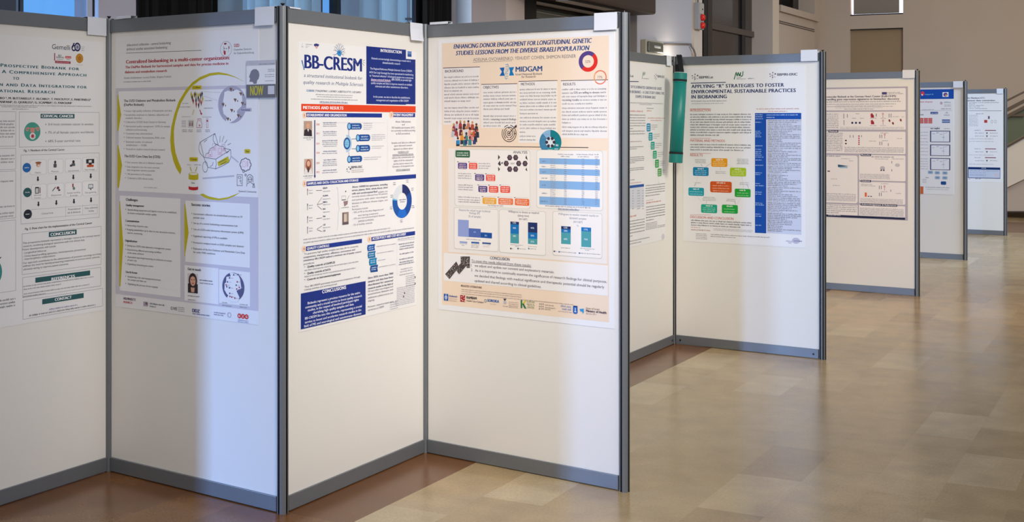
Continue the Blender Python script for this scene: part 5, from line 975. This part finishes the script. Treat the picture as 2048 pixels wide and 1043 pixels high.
paper_tag('A', 175, 36, 212.6, 69, 'small white paper tag folded over the right end of the far left board')
paper_tag('B', 510, 15, 549, 52, 'small lavender white paper tag at the top right of the yellow arc board', 0.001)
paper_tag('C', 820, 48, 845, 80, 'small curling white paper tag at the inner corner above the blue intro box', 0.006)
paper_tag('D', 1188.4, 26.4, 1234.4, 61, 'widest white paper tag, at the top right of the peach poster board', 0.001)
paper_tag('E', 1333, 111, 1342.6, 131, 'narrow white paper tag beside the black strap of the green tube', 0.002)
paper_tag('F', 1601.6, 100, 1635, 122.6, 'white paper tag at the top right of the board with rounded coloured boxes')
paper_tag('G', 1805, 140, 1829.6, 156.4, 'white paper tag at the top right of the mauve framed poster board')
paper_tag('H', 1906.4, 164.4, 1926, 175.4, 'pale paper tag at the top right of the blue topped poster board')
paper_tag('I', 1993.4, 177.6, 2006.6, 187.6, 'pale paper tag at the top right of the farthest board')
paper_tag('B', 233, 33, 262, 40, 'back of a white paper tag peeking over the left end of the yellow arc board', 0, True)
paper_tag('C', 579, 14, 601, 22, 'back of a paper tag peeking over the board with navy boxes', 0, True)
paper_tag('D', 860, 44.6, 896, 49, 'back of a white paper tag peeking over the left end of the peach poster board', 0, True)

# ------------------------------------------------------------------ green tube hung in the corner by a black strap
def at(x, y, Y): return Vector(((x - CX) / F * Y, Y, CAMZ + (HY - y) / F * Y))
GT = mat('teal_green_plastic', (0, 124, 118), 0.42, 0, 0.5, noise=0.04, scale=12)
GTE = mat('pale_teal_rim', (190, 214, 206), 0.5)
BLKF = mat('black_strap_webbing', (20, 19, 26), 0.8, bump=0.3, scale=200)
Yt = 8.68
top, bot = at(1360.6, 149, Yt), at(1351.4, 322, Yt - 0.02)
r = empty('poster_tube', bot, 0, 'teal green poster tube hanging by a black strap in the corner between two boards', 'poster tube')
ax = (top - bot); Lt = ax.length; u_ = ax.normalized()
rot = u_.to_track_quat('Z', 'Y').to_euler(); r.rotation_euler = rot
RT = 0.0455
b = MB(); b.tube([(0, 0, 0), (0, 0, Lt)], RT, GT, 40); b.build('tube_body', r, smooth=False)
for o in [c for c in r.children]: o.data.polygons.foreach_set('use_smooth', [len(p.vertices) == 4 for p in o.data.polygons])
b = MB(); b.tube([(0, 0, -0.012), (0, 0, -0.009), (0, 0, 0.05)], [RT - .006, RT + .0012, RT + .0012], GT, 40); b.build('end_cap', r)
b = MB(); b.tube([(0, 0, Lt - .052), (0, 0, Lt + 0.008), (0, 0, Lt + .011)], [RT + .0012, RT + .0012, RT - .006], GT, 40)
b.build('lid', r); b = MB(); b.tube([(0, 0, Lt + .0112), (0, 0, Lt + .0145)], RT - .003, GTE, 40); b.build('lid_rim', r, label='pale rim on the lid')
for z in (Lt - .047, 0.048):
    b = MB(); b.tube([(0, 0, z), (0, 0, z + .014)], RT + .002, BLKF, 40); b.build('band', r, label='black band around the tube')
# strap: loop over the top rail, both runs down to the lid
inv = (Matrix.Translation(bot) @ rot.to_matrix().to_4x4()).inverted()
def ribbon(pts, w_, nm):
    b = MB(); rs = []
    for i, (p, wd) in enumerate(pts):
        q0 = pts[max(i - 1, 0)][0]; q1 = pts[min(i + 1, len(pts) - 1)][0]
        t = (q1 - q0).normalized(); s_ = Vector(wd).normalized(); nn = t.cross(s_).normalized()
        rs.append([inv @ (p + s_ * w_ / 2 - nn * .0012), inv @ (p + s_ * w_ / 2 + nn * .0012), inv @ (p - s_ * w_ / 2 + nn * .0012), inv @ (p - s_ * w_ / 2 - nn * .0012)])
    b.loft(rs, BLKF); return b.build(nm, r)
e_ = PL['F'].e; nF = PL['F'].n; pa = PT['EF'] + e_ * 0.043
def on(dx, dn, z): return pa + e_ * dx + nF * dn + Vector((0, 0, z))
ws = e_
ribbon([(on(.052, .06, 1.868), ws), (on(.043, .05, 1.90), ws), (on(.026, .032, 1.95), ws), (on(.014, .0185, 1.985), ws), (on(.006, .016, 2.004), ws), (on(.0, .006, 2.012), ws), (on(-.002, -.008, 2.010), ws), (on(-.002, -.0165, 2.0), ws), (on(-.001, -.0175, 1.93), ws)], .036, 'strap')
ribbon([(on(.004, .024, 1.945), ws), (on(.006, .03, 1.90), ws), (on(.004, .032, 1.82), ws), (on(-.004, .036, 1.70), ws), (on(-.005, .037, 1.52), ws)], .03, 'strap_tail')

# ================================================================== the hall
def floor_mat():
    m = bpy.data.materials.new('polished_stone_tiles'); m.use_nodes = True
    nt = m.node_tree; N = nt.nodes; Lk = nt.links; b = N['Principled BSDF']
    tc = N.new('ShaderNodeTexCoord')
    # object space of the floor is the room frame: x = u across, y = v along
    sep = N.new('ShaderNodeSeparateXYZ'); Lk.new(tc.outputs['Object'], sep.inputs[0])
    cmb = N.new('ShaderNodeCombineXYZ')
    ad = N.new('ShaderNodeMath'); ad.operation = 'ADD'; ad.inputs[1].default_value = 60.29; Lk.new(sep.outputs[1], ad.inputs[0])
    au = N.new('ShaderNodeMath'); au.operation = 'ADD'; au.inputs[1].default_value = 2.818 + 0.278 * 100; Lk.new(sep.outputs[0], au.inputs[0])
    Lk.new(ad.outputs[0], cmb.inputs[0]); Lk.new(au.outputs[0], cmb.inputs[1])
    br = N.new('ShaderNodeTexBrick'); Lk.new(cmb.outputs[0], br.inputs['Vector'])
    br.offset = 0.5; br.inputs['Scale'].default_value = 1.0
    br.inputs['Brick Width'].default_value = 0.55; br.inputs['Row Height'].default_value = 0.278
    br.inputs['Mortar Size'].default_value = 0.0007; br.inputs['Mortar Smooth'].default_value = 0.3
    br.inputs['Color1'].default_value = (0, 0, 0, 1); br.inputs['Color2'].default_value = (1, 1, 1, 1); br.inputs['Mortar'].default_value = (0.3, 0.3, 0.3, 1)
    ns = N.new('ShaderNodeTexNoise'); ns.inputs['Scale'].default_value = 5; ns.inputs['Detail'].default_value = 6; Lk.new(tc.outputs['Object'], ns.inputs['Vector'])
    n2 = N.new('ShaderNodeTexNoise'); n2.inputs['Scale'].default_value = 90; n2.inputs['Detail'].default_value = 3; Lk.new(tc.outputs['Object'], n2.inputs['Vector'])
    def ramp(stops):
        r = N.new('ShaderNodeValToRGB'); el = r.color_ramp.elements
        el[0].position, el[0].color = stops[0][0], (*lin(stops[0][1]), 1); el[1].position, el[1].color = stops[-1][0], (*lin(stops[-1][1]), 1)
        for p, c in stops[1:-1]:
            e = el.new(p); e.color = (*lin(c), 1)
        return r
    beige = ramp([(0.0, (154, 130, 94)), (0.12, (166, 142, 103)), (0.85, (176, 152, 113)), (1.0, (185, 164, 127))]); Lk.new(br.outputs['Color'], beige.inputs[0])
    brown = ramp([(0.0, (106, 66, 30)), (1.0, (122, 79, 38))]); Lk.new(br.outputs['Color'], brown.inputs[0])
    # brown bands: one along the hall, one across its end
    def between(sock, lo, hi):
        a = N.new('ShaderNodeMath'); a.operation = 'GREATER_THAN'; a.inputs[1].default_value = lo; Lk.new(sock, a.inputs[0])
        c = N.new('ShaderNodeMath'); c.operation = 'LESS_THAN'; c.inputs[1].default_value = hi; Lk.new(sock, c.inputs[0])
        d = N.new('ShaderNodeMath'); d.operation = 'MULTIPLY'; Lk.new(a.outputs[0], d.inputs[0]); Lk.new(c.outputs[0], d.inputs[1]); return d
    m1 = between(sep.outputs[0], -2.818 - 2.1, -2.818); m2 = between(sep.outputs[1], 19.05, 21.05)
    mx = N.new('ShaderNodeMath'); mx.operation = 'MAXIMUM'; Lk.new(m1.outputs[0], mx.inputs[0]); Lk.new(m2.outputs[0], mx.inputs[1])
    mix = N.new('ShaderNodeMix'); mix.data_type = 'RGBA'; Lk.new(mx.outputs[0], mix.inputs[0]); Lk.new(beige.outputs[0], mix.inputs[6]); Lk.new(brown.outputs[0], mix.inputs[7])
    vr = N.new('ShaderNodeValToRGB'); vr.color_ramp.elements[0].position = .25; vr.color_ramp.elements[0].color = (.80, .79, .78, 1); vr.color_ramp.elements[1].position = .78; vr.color_ramp.elements[1].color = (1.14, 1.13, 1.12, 1); Lk.new(ns.outputs['Fac'], vr.inputs[0])
    m3 = N.new('ShaderNodeMix'); m3.data_type = 'RGBA'; m3.blend_type = 'MULTIPLY'; m3.inputs[0].default_value = 1; Lk.new(mix.outputs[2], m3.inputs[6]); Lk.new(vr.outputs[0], m3.inputs[7])
    v2 = N.new('ShaderNodeValToRGB'); v2.color_ramp.elements[0].position = .3; v2.color_ramp.elements[0].color = (.88, .88, .88, 1); v2.color_ramp.elements[1].position = .7; v2.color_ramp.elements[1].color = (1.08, 1.08, 1.08, 1); Lk.new(n2.outputs['Fac'], v2.inputs[0])
    m4 = N.new('ShaderNodeMix'); m4.data_type = 'RGBA'; m4.blend_type = 'MULTIPLY'; m4.inputs[0].default_value = 1; Lk.new(m3.outputs[2], m4.inputs[6]); Lk.new(v2.outputs[0], m4.inputs[7])
    Lk.new(m4.outputs[2], b.inputs['Base Color'])
    rr = N.new('ShaderNodeMapRange'); rr.inputs[3].default_value = 0.16; rr.inputs[4].default_value = 0.30; Lk.new(ns.outputs['Fac'], rr.inputs[0]); Lk.new(rr.outputs[0], b.inputs['Roughness'])
    b.inputs['Specular IOR Level'].default_value = 0.42
    bp = N.new('ShaderNodeBump'); bp.inputs['Strength'].default_value = .06; bp.inputs['Distance'].default_value = .004; Lk.new(ns.outputs['Fac'], bp.inputs['Height']); Lk.new(bp.outputs[0], b.inputs['Normal'])
    return m
ORG = Vector((0, 0, 0))
def room(b, name, **kw): return b.build(name, loc=ORG, rz=PHI, **kw)
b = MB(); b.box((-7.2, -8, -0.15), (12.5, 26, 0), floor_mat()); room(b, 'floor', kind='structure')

UW = -5.83; VF = 23.5
def t_(x): return (x - CX) / F
def RP(x, u=UW): Z = u / (CU * t_(x) - SU); return Z * (SU * t_(x) + CU)
def RZ(x, y, u=UW): return CAMZ + (HY - y) / F * u / (CU * t_(x) - SU)
def FU(x, v=VF): Z = v / (SU * t_(x) + CU); return Z * (CU * t_(x) - SU)
def FZ(x, y, v=VF): return CAMZ + (HY - y) / F * v / (SU * t_(x) + CU)
ZT = 4.6
WALLW = mat('pale_grey_plaster', (196, 192, 194), 0.85, noise=0.03, scale=3)
WALLB = mat('beige_plaster', (204, 187, 171), 0.85, noise=0.04, scale=2)
CREAM = mat('warm_lit_plaster', (222, 204, 182), 0.85)  # warm light put into the plaster colour of pillar faces
MAUVE = mat('mauve_grey_paint', (204, 198, 206), 0.8)
DKB = mat('dark_bronze_frame', (48, 42, 38), 0.45)
DKP = mat('dark_brown_glazing', (52, 44, 39), 0.22, 0, 0.5)
BLKC = mat('black_curtain_cloth', (14, 12, 13), 0.9)
GRYF = mat('grey_window_frame', (70, 80, 96), 0.4)
SKY = emis('daylit_window_glass', (96, 166, 242), 0.98)
SKYD = emis('dim_daylit_window_glass', (84, 140, 206), 1.3)
# dark outside shell behind the facade, so no gap shows the void
b = MB(); b.box((-7.2, 3.0, 0), (-7.0, 25, ZT), mat('dark_backing', (20, 20, 24), 0.9)); room(b, 'wall_back_left', kind='structure')
b = MB(); b.box((UW - .12, -3.0, 1.92), (UW, 2.4, ZT), WALLW); b.box((UW - .12, 2.4, 0), (UW, 3.3, ZT), WALLW); b.box((UW - .12, -3.4, 0), (UW, -3.0, ZT), WALLW); room(b, 'wall_left_unseen', kind='structure')  # unseen wall, its lintel added to keep daylight off the board tops
b = MB(); b.box((UW - .15, RP(-60), 0), (UW + .06, RP(17), ZT), mat('dark_grey_column_paint', (74, 78, 88), .7)); room(b, 'trim_2', kind='structure')
# window 1: bright blue pane
b = MB(); b.box((UW - .12, RP(-120), .1), (UW - .1, RP(176), ZT), SKY); w1 = room(b, 'window_1', kind='structure')
b = MB()
for x0, x1 in ((42, 46.5), (50, 57)): b.box((UW - .1, RP(x0), .1), (UW - .04, RP(x1), ZT), GRYF if x0 > 45 else mat('pale_blue_frame', (130, 150, 176), .4))  # one mullion as a pale lit bar and a grey shaded bar
o = b.build('mullion', w1)
b = MB(); b.box((UW - .16, RP(173), 0), (UW + .10, RP(272, UW + .1), ZT), MAUVE); c1 = room(b, 'trim_3', kind='structure')
b = MB(); b.box((UW + .1, RP(184.4, UW + .1), RZ(186, 33, UW + .1)), (UW + .106, RP(188, UW + .1), ZT), SLOT); b.build('slot', c1)
b = MB(); b.box((UW + .1, RP(173.4, UW + .1), 0), (UW + .103, RP(184, UW + .1), ZT), mat('blue_grey_paint', (206, 208, 222), .8)); b.build('edge_strip', c1)
# black pleated curtains
def curtain(x0, x1, u, label, zb=.1):
    v0, v1 = RP(x0, u), RP(x1, u); n = 60; b = MB(); rs = []
    for k in range(n + 1):
        v = v0 + (v1 - v0) * k / n; a = u + .03 * math.sin(k * 1.05) + .012 * math.sin(k * 2.7)
        rs.append([(a, v, zb), (a, v, ZT - .1)])
    b.loft(rs, BLKC, closed=False); o = room(b, 'curtain', label=label, cat='curtain', group='black curtains')
    sd = o.modifiers.new('solid', 'SOLIDIFY'); sd.thickness = .008
curtain(262, 446, UW - .22, 'black curtain left of the vertical blinds, above the yellow arc board')
curtain(846, 915, UW - .2, 'black curtain left of the pale chamfered column, above the inner corner')
# window 2 with vertical blinds in front
b = MB(); b.box((UW - .32, RP(440, UW - .3), .1), (UW - .3, RP(852, UW - .3), ZT), SKYD); w2 = room(b, 'window_2', kind='structure')
b = MB()
for x0, x1 in ((452, 598), (699, 806)): b.box((UW - .298, RP(x0, UW - .29), .1), (UW - .292, RP(x1, UW - .29), ZT), emis('backlight_glow', (192, 208, 218), 3.8))  # hidden glowing panes added to backlight the blind slats
b.build('blind_backlight', w2)
b = MB()
for x0, x1, m in ((631, 634, DKB), (640, 645, DKB), (666.5, 675, BLK), (675, 690, mat('dark_brown_post', (62, 50, 46), .6)), (821.5, 824, DKB), (828, 832, GRYF), (832.5, 845, BLK), (845.4, 849.4, mat('pale_blue_frame', (130, 150, 176), .4))):
    b.box((UW - .29, RP(x0, UW - .25), .1), (UW - .25, RP(x1, UW - .25), ZT), m)
b.build('mullion', w2)
def slat_mat(n, rgb):
    m = mat(n, rgb, .7); nt = m.node_tree; b_ = nt.nodes['Principled BSDF']; tr = nt.nodes.new('ShaderNodeBsdfTranslucent'); tr.inputs[0].default_value = (*lin(rgb), 1)
    ms = nt.nodes.new('ShaderNodeMixShader'); ms.inputs[0].default_value = .6; nt.links.new(b_.outputs[0], ms.inputs[1]); nt.links.new(tr.outputs[0], ms.inputs[2]); nt.links.new(ms.outputs[0], nt.nodes['Material Output'].inputs[0]); return m
SL1, SL2 = slat_mat('blind_fabric_pale', (206, 230, 246)), slat_mat('blind_fabric_grey', (176, 196, 212))
def blind(slats, label):
    u = UW - .12
    v = (RP(slats[0][0], u) + RP(slats[-1][1], u)) / 2; p = UV(u, v)
    r = empty('vertical_blind', (p.x, p.y, .12), PHI, label, 'blind', 'vertical blinds on the facade')
    for x0, x1, k in slats:
        b = MB(); a0, a1 = RP(x0, u) - v, RP(x1, u) - v; tw = .04; a1 += .02
        b.prism([(-tw, a0), (-tw + .004, a0), (tw + .004, a1), (tw, a1)], 0, ZT - .3, SL1 if k else SL2); b.build('slat', r)
    b = MB(); b.box((-.05, RP(slats[0][0], u) - v, ZT - .3), (.05, RP(slats[-1][1], u) - v, ZT - .22), GRYF); b.build('head_rail', r)
blind([(444, 472, 0), (472, 481, 1), (481, 497, 1), (497, 526, 0), (526, 540, 1), (540, 560, 0), (560, 576, 0), (576, 588, 1), (588, 611, 0), (611, 630, 0)], 'pale blue vertical blind left of the brown post, above the front fold of the boards')
blind([(690, 707, 0), (707, 715, 1), (715, 747, 0), (747, 752, 1), (752, 784, 0), (784, 788, 1), (788, 813, 0)], 'pale blue vertical blind right of the brown post, above the navy and orange poster')
p = UV(UW - .06, RP(817, UW - .06)); r = empty('blind_control_rod', (p.x, p.y, 1.6), PHI, 'thin pale rod with a small knob hanging beside the right vertical blind', 'rod')
b = MB(); b.tube([(0, 0, 0), (0, 0, 2.7)], .014, mat('pale_blue_frame', (130, 150, 176), .4), 10); b.build('rod', r)
b = MB(); b.tube([(0, 0, RZ(817, 40, UW - .06) - 1.6), (0, 0, RZ(817, 36, UW - .06) - 1.6)], .03, GRYF, 12); b.build('knob', r)
# chamfered column
u0, u1 = UW - .12, UW + .10
b = MB(); b.prism([(u0 - .2, RP(912, u0)), (u0, RP(912, u0)), (u1, RP(943, u1)), (u1, RP(1012, u1)), (u0, RP(1049, u0)), (u0 - .2, RP(1049, u0))], 0, ZT, MAUVE, True, [MAUVE, mat('window_lit_chamfer', (226, 230, 242), .8), MAUVE, mat('lit_lilac_chamfer', (242, 236, 242), .8), MAUVE, MAUVE]); room(b, 'trim_4', kind='structure')  # chamfers painted paler as lit, the left one bluish from the window
# dark glazed bay with long metal transoms
b = MB(); b.box((UW - .4, RP(1040, UW - .3), 0), (UW - .3, RP(1290, UW - .3), ZT), mat('dark_bay_glass', (26, 24, 24), .3)); w3 = room(b, 'window_3', kind='structure')
b = MB()
def transom(y0, y1, u, x0, x1, m): b.box((u - .06, RP(x0, u), RZ(1110, y1, u)), (u, RP(x1, u), RZ(1110, y0, u)), m)
transom(9.5, 14, UW - .2, 1072, 1290, mat('brushed_steel', (206, 200, 194), .45, .2)); transom(0, 9, UW - .24, 1072, 1290, DKB); transom(24, 42, UW - .26, 1072, 1290, mat('green_grey_glass', (104, 116, 112), .25)); transom(29, 30.4, UW - .25, 1072, 1290, mat('brushed_steel', (206, 200, 194), .45, .2))
b.build('transom', w3)
b = MB(); b.box((UW - .3, RP(1048, UW - .2), 0), (UW - .2, RP(1073, UW - .2), ZT), BLK); b.box((UW - .1, RP(1236, UW), 0), (UW, RP(1246, UW), ZT), BLK); b.box((UW - .12, RP(1248, UW), 0), (UW - .02, RP(1258, UW), ZT), DKB); b.build('jamb', w3)
# dark soffit box
SOF = mat('dark_brown_soffit', (84, 70, 62), .6)
vs1 = RP(1262); zs = RZ(1262, 31.6); us1 = FU(1313, vs1)
b = MB(); b.box((UW - .05, RP(930), zs), (us1, vs1, zs + .8), SOF); sf = room(b, 'trim_5', kind='structure', bevel=.03)
p = MB(); ul = UW + .1; p.box((ul - .05, RP(1120, ul), zs - .012), (ul + .14, RP(1215, ul), zs - .001), mat('soffit_lamp_panel', (238, 234, 230), .5)); p.box((ul + .145, RP(1110, ul), zs - .02), (ul + .165, RP(1222, ul), zs - .001), BLK); p.build('underside_panel', sf)
# white wall with electrical gear
b = MB(); b.box((UW - .2, RP(1274), 0), (UW, RP(1385), ZT), WALLW); room(b, 'wall_left', kind='structure')
b = MB(); b.box((UW - .25, RP(1384), 0), (UW + .03, RP(1404.4, UW + .03), ZT), CREAM); room(b, 'trim_6', kind='structure')  # pillar coloured as if lit warm
v0, v1 = RP(1281, UW), RP(1317, UW); z0, z1 = RZ(1298, 112), RZ(1298, 81); p = UV(UW, (v0 + v1) / 2)
r = empty('electrical_box', (p.x, p.y, z0), PHI, 'beige electrical box with a glassy grey cover on the white wall', 'electrical box')
hv = (v1 - v0) / 2; hh = z1 - z0
b = MB(); b.box((0.001, -hv, 0), (.07, hv, hh), mat('beige_plastic', (188, 182, 160), .5)); b.build('housing', r, bevel=.01)
b = MB(); b.box((.07, -hv * .86, hh * .2), (.10, hv * .72, hh * .88), mat('smoky_grey_cover', (92, 96, 86), .15)); b.build('cover', r, bevel=.012)
b = MB(); b.box((.10, -hv * .4, hh * .5), (.115, hv * .3, hh * .64), mat('pale_handle', (206, 208, 200), .3)); b.build('handle', r, label='pale handle', bevel=.004)
b = MB(); ys = [(1318.4, 88), (1340, 88.4), (1370, 88), (1379, 88.6), (1385, 92), (1388.6, 99), (1390, 108), (1390.4, 130)]
b.tube([(UW + .02, RP(x), RZ(x, y)) for x, y in ys[:4]] + [(UW + .03 + .012 * i, RP(x, UW + .05), RZ(x, y, UW + .05)) for i, (x, y) in enumerate(ys[4:])], .012, mat('grey_conduit', (120, 112, 104), .4), 10)
room(b, 'cable_conduit', smooth=True, label='thin grey cable conduit bending down beside the beige electrical box', cat='conduit')
lg = bpy.data.lights.new('wall_lamp', 'POINT'); lg.energy = 5; lg.color = (1, .9, .74); lg.shadow_soft_size = .08
lo = bpy.data.objects.new('wall_lamp', lg); COL.objects.link(lo); lo.location = UV(UW + .25, RP(1335), RZ(1335, 118))
# alarm unit with two red lamps on the pillar
uu = UW + .03; v0 = RP(1387.6, uu); u1 = FU(1398, v0); v1 = RP(1408, u1); z0, z1 = RZ(1396, 60, uu), RZ(1396, 7, uu); p = UV(uu, v0); dd = u1 - uu; ww = v1 - v0; hh = z1 - z0
r = empty('alarm_unit', (p.x, p.y, z0), PHI, 'grey alarm unit with two red lamps, high on the pillar by the dark door', 'alarm unit')
b = MB(); b.box((.001, 0, 0), (dd, ww, hh), mat('grey_enamel', (168, 166, 164), .5)); b.build('housing', r, bevel=.006)
b = MB(); b.box((dd, ww * .08, hh * .58), (dd + .006, ww * .92, hh * .96), mat('beige_enamel', (196, 186, 168), .5)); b.build('front_plate', r)
b = MB(); b.tube([(dd + .006, ww * .6, hh * .76), (dd + .012, ww * .6, hh * .76)], .012, BLK, 10); b.build('keyhole', r)
RDL = mat('red_lamp_plastic', (232, 40, 22), .25)
for z in (hh * .45, hh * .15):
    b = MB(); R_ = .046
    rings = [[(dd + d, ww * .5 + rr * math.cos(a), z + rr * math.sin(a)) for a in [2 * math.pi * i / 20 for i in range(20)]] for d, rr in ((-.001, R_), (.02, R_), (.035, R_ * .9), (.047, R_ * .66), (.053, R_ * .3))]
    b.loft(rings, RDL); b.build('lamp', r, smooth=True, label='red domed lamp')
b = MB(); b.tube([(dd * .5, ww * .3, hh), (dd * .5, ww * .3, hh + .5)], .012, mat('grey_conduit', (120, 112, 104), .4), 8); b.build('cable', r)
# dark glazed door
ud = UW - .18
b = MB(); b.box((ud - .04, RP(1398, ud), 0), (ud, RP(1530, ud), ZT), DKP); d1 = room(b, 'door_1', kind='structure')
b = MB()
b.box((ud, RP(1404, ud + .03), 0), (ud + .05, RP(1412, ud + .03), ZT), BLK); b.box((ud, RP(1413, ud + .03), 0), (ud + .05, RP(1422, ud + .03), ZT), DKB)
b.box((ud, RP(1422, ud + .03), RZ(1480, 70, ud)), (ud + .04, RP(1524, ud + .03), RZ(1480, 58.6, ud)), mat('bronze_rail', (88, 76, 68), .5)); b.box((ud, RP(1484, ud + .03), 0), (ud + .03, RP(1491, ud + .03), ZT), BLK); b.box((ud, RP(1514, ud + .03), 0), (ud + .03, RP(1524, ud + .03), ZT), DKB)
b.build('door_frame', d1)
# pillar, panelled wall beyond, corner
up = UW + .16
vp = RP(1545.4, up)
b = MB(); b.prism([(UW - .4, vp), (up, vp), (up, RP(1558, up)), (UW - .4, RP(1558, up))], 0, ZT, WALLB, True, [WALLB, CREAM, CREAM, WALLB]); room(b, 'trim_7', kind='structure')  # hall side painted paler than the near side, as lit
b = MB(); b.box((UW - .3, RP(1556), 0), (UW, RP(1560) + 2.72, RZ(1600, 34.2)), WALLB); b.box((UW - .3, RP(1560) + 2.3, 0), (UW, VF + .2, ZT), WALLB); wl = room(b, 'wall_left_far', kind='structure')
b = MB(); b.box((UW, RP(1556), RZ(1600, 34.6)), (UW + .05, VF - .001, RZ(1600, 22.5))if False else (UW + .05, RP(1634), RZ(1600, 22.5)), WALLB)
for y in (53, 56.6): b.box((UW, RP(1557), RZ(1600, y)), (UW + .012, RP(1628), RZ(1600, y - 1.2)), mat('brown_line_trim', (92, 80, 70), .8))  # two thin darker lines along the ledge
b.build('ledge', wl)
b = MB(); b.box((UW - .6, RP(1540), 0), (UW - .5, VF, ZT), mat('dark_bay_glass', (26, 24, 24), .3)); room(b, 'window_4', kind='structure')
# far wall with the shaded window and recessed panel
fx0, fx1 = FU(1700), FU(1806)
b = MB(); T = .3
b.box((UW - .6, VF, 0), (fx0, VF + T, 7), WALLB); b.box((fx1, VF, 0), (12.5, VF + T, 7), WALLB); b.box((fx0, VF, FZ(1750, 57)), (fx1, VF + T, FZ(1750, 30)), WALLB); b.box((fx0, VF + .06, 0), (fx1, VF + T, FZ(1750, 57)), mat('tan_recess_panel', (164, 142, 112), .85)); room(b, 'wall_far', kind='structure')
b = MB(); b.box((fx0, VF + .002, FZ(1750, 58.4)), (fx1, VF + .07, FZ(1750, 56.4)), SLOT); room(b, 'trim_8', kind='structure')
b = MB(); b.box((fx0, VF + .2, FZ(1750, 30)), (fx1, VF + .22, 7), emis('bright_sky_glass', (236, 236, 255), 3.2)); w5 = room(b, 'window_5', kind='structure')
b = MB(); b.box((FU(1707, VF + .1), VF + .1, FZ(1750, 26.4)), (FU(1798.6, VF + .1), VF + .11, 7), mat('grey_roller_shade', (150, 142, 132), .9)); b.build('roller_shade', w5)
b = MB(); b.box((fx0, VF + .02, FZ(1750, 30.6)), (fx1, VF + .2, FZ(1750, 27.4)), SLOT); b.build('sill', w5)
# staircase along the far wall, climbing to the right
VS = VF - 1.6
def sp(x, y): return FU(x, VS), FZ(x, y, VS)
def slab(b, pts, d0, d1, m):
    q = [sp(*p_) for p_ in pts]; n = len(q); k = len(b.v)
    b.v += [(u, VS + d0, z) for u, z in q] + [(u, VS + d1, z) for u, z in q]
    mi = b.mi(m); b.f.append(tuple(k + i for i in range(n))); b.m.append(mi); b.f.append(tuple(k + n + i for i in reversed(range(n)))); b.m.append(mi)
    for i in range(n):
        j = (i + 1) % n; b.f.append((k + i, k + n + i, k + n + j, k + j)); b.m.append(mi)
STW = mat('pale_stringer_plaster', (240, 228, 210), .8); STEEL = mat('dull_steel_rail', (120, 104, 88), .4, .4)
b = MB(); slab(b, [(1930, 415.5), (2300, 235), (2300, 135), (1930, 340.5)], 0, 1.5, STW); st = room(b, 'stair_stringer', kind='structure')
b = MB(); slab(b, [(1930, 342.4), (2300, 136), (2300, 131), (1930, 338)], -.03, .06, mat('dark_edge_strip', (96, 84, 70), .5)); b.build('edge_trim', st)
b = MB(); slab(b, [(1960, 423.4), (2300, 425), (2300, 230), (1960, 398)], .08, .2, WALLB); b.build('wall_under_stairs', st)
b = MB(); slab(b, [(1960, 424), (2300, 425.6), (2300, 423.6), (1960, 422)], .06, .1, mat('brown_line_trim', (92, 80, 70), .8)); b.build('skirting', st)
u0_, z0_ = sp(2030, 215)
pp = UV(u0_, VS); r = empty('stair_railing', (pp.x, pp.y, 0), PHI, 'brown metal stair railing with three sloping bars and a green glass panel', 'railing')
def rel(b):
    b.v = [(x - u0_, y - VS, z) for x, y, z in b.v]; return b
for pts in ([(1960, 226.4), (2300, 55.4), (2300, 59.4), (1960, 230.4)], [(1960, 244.4), (2300, 67), (2300, 74.6), (1960, 252)], [(1960, 257.4), (2300, 80), (2300, 87.4), (1960, 264.8)]):
    b = MB(); slab(b, pts, -.05, 0.0, STEEL); rel(b).build('bar', r)
b = MB(); slab(b, [(2012, 231), (2052, 226), (2048, 232.6), (2021, 232.6)], -.04, .3, STEEL); rel(b).build('bracket', r)
gl = mat('green_glass', (116, 122, 100), .12)
b = MB(); slab(b, [(1960, 319), (2300, 131), (2300, 88), (1960, 262)], .01, .03, gl); rel(b).build('glass_panel', r, label='green tinted glass panel')
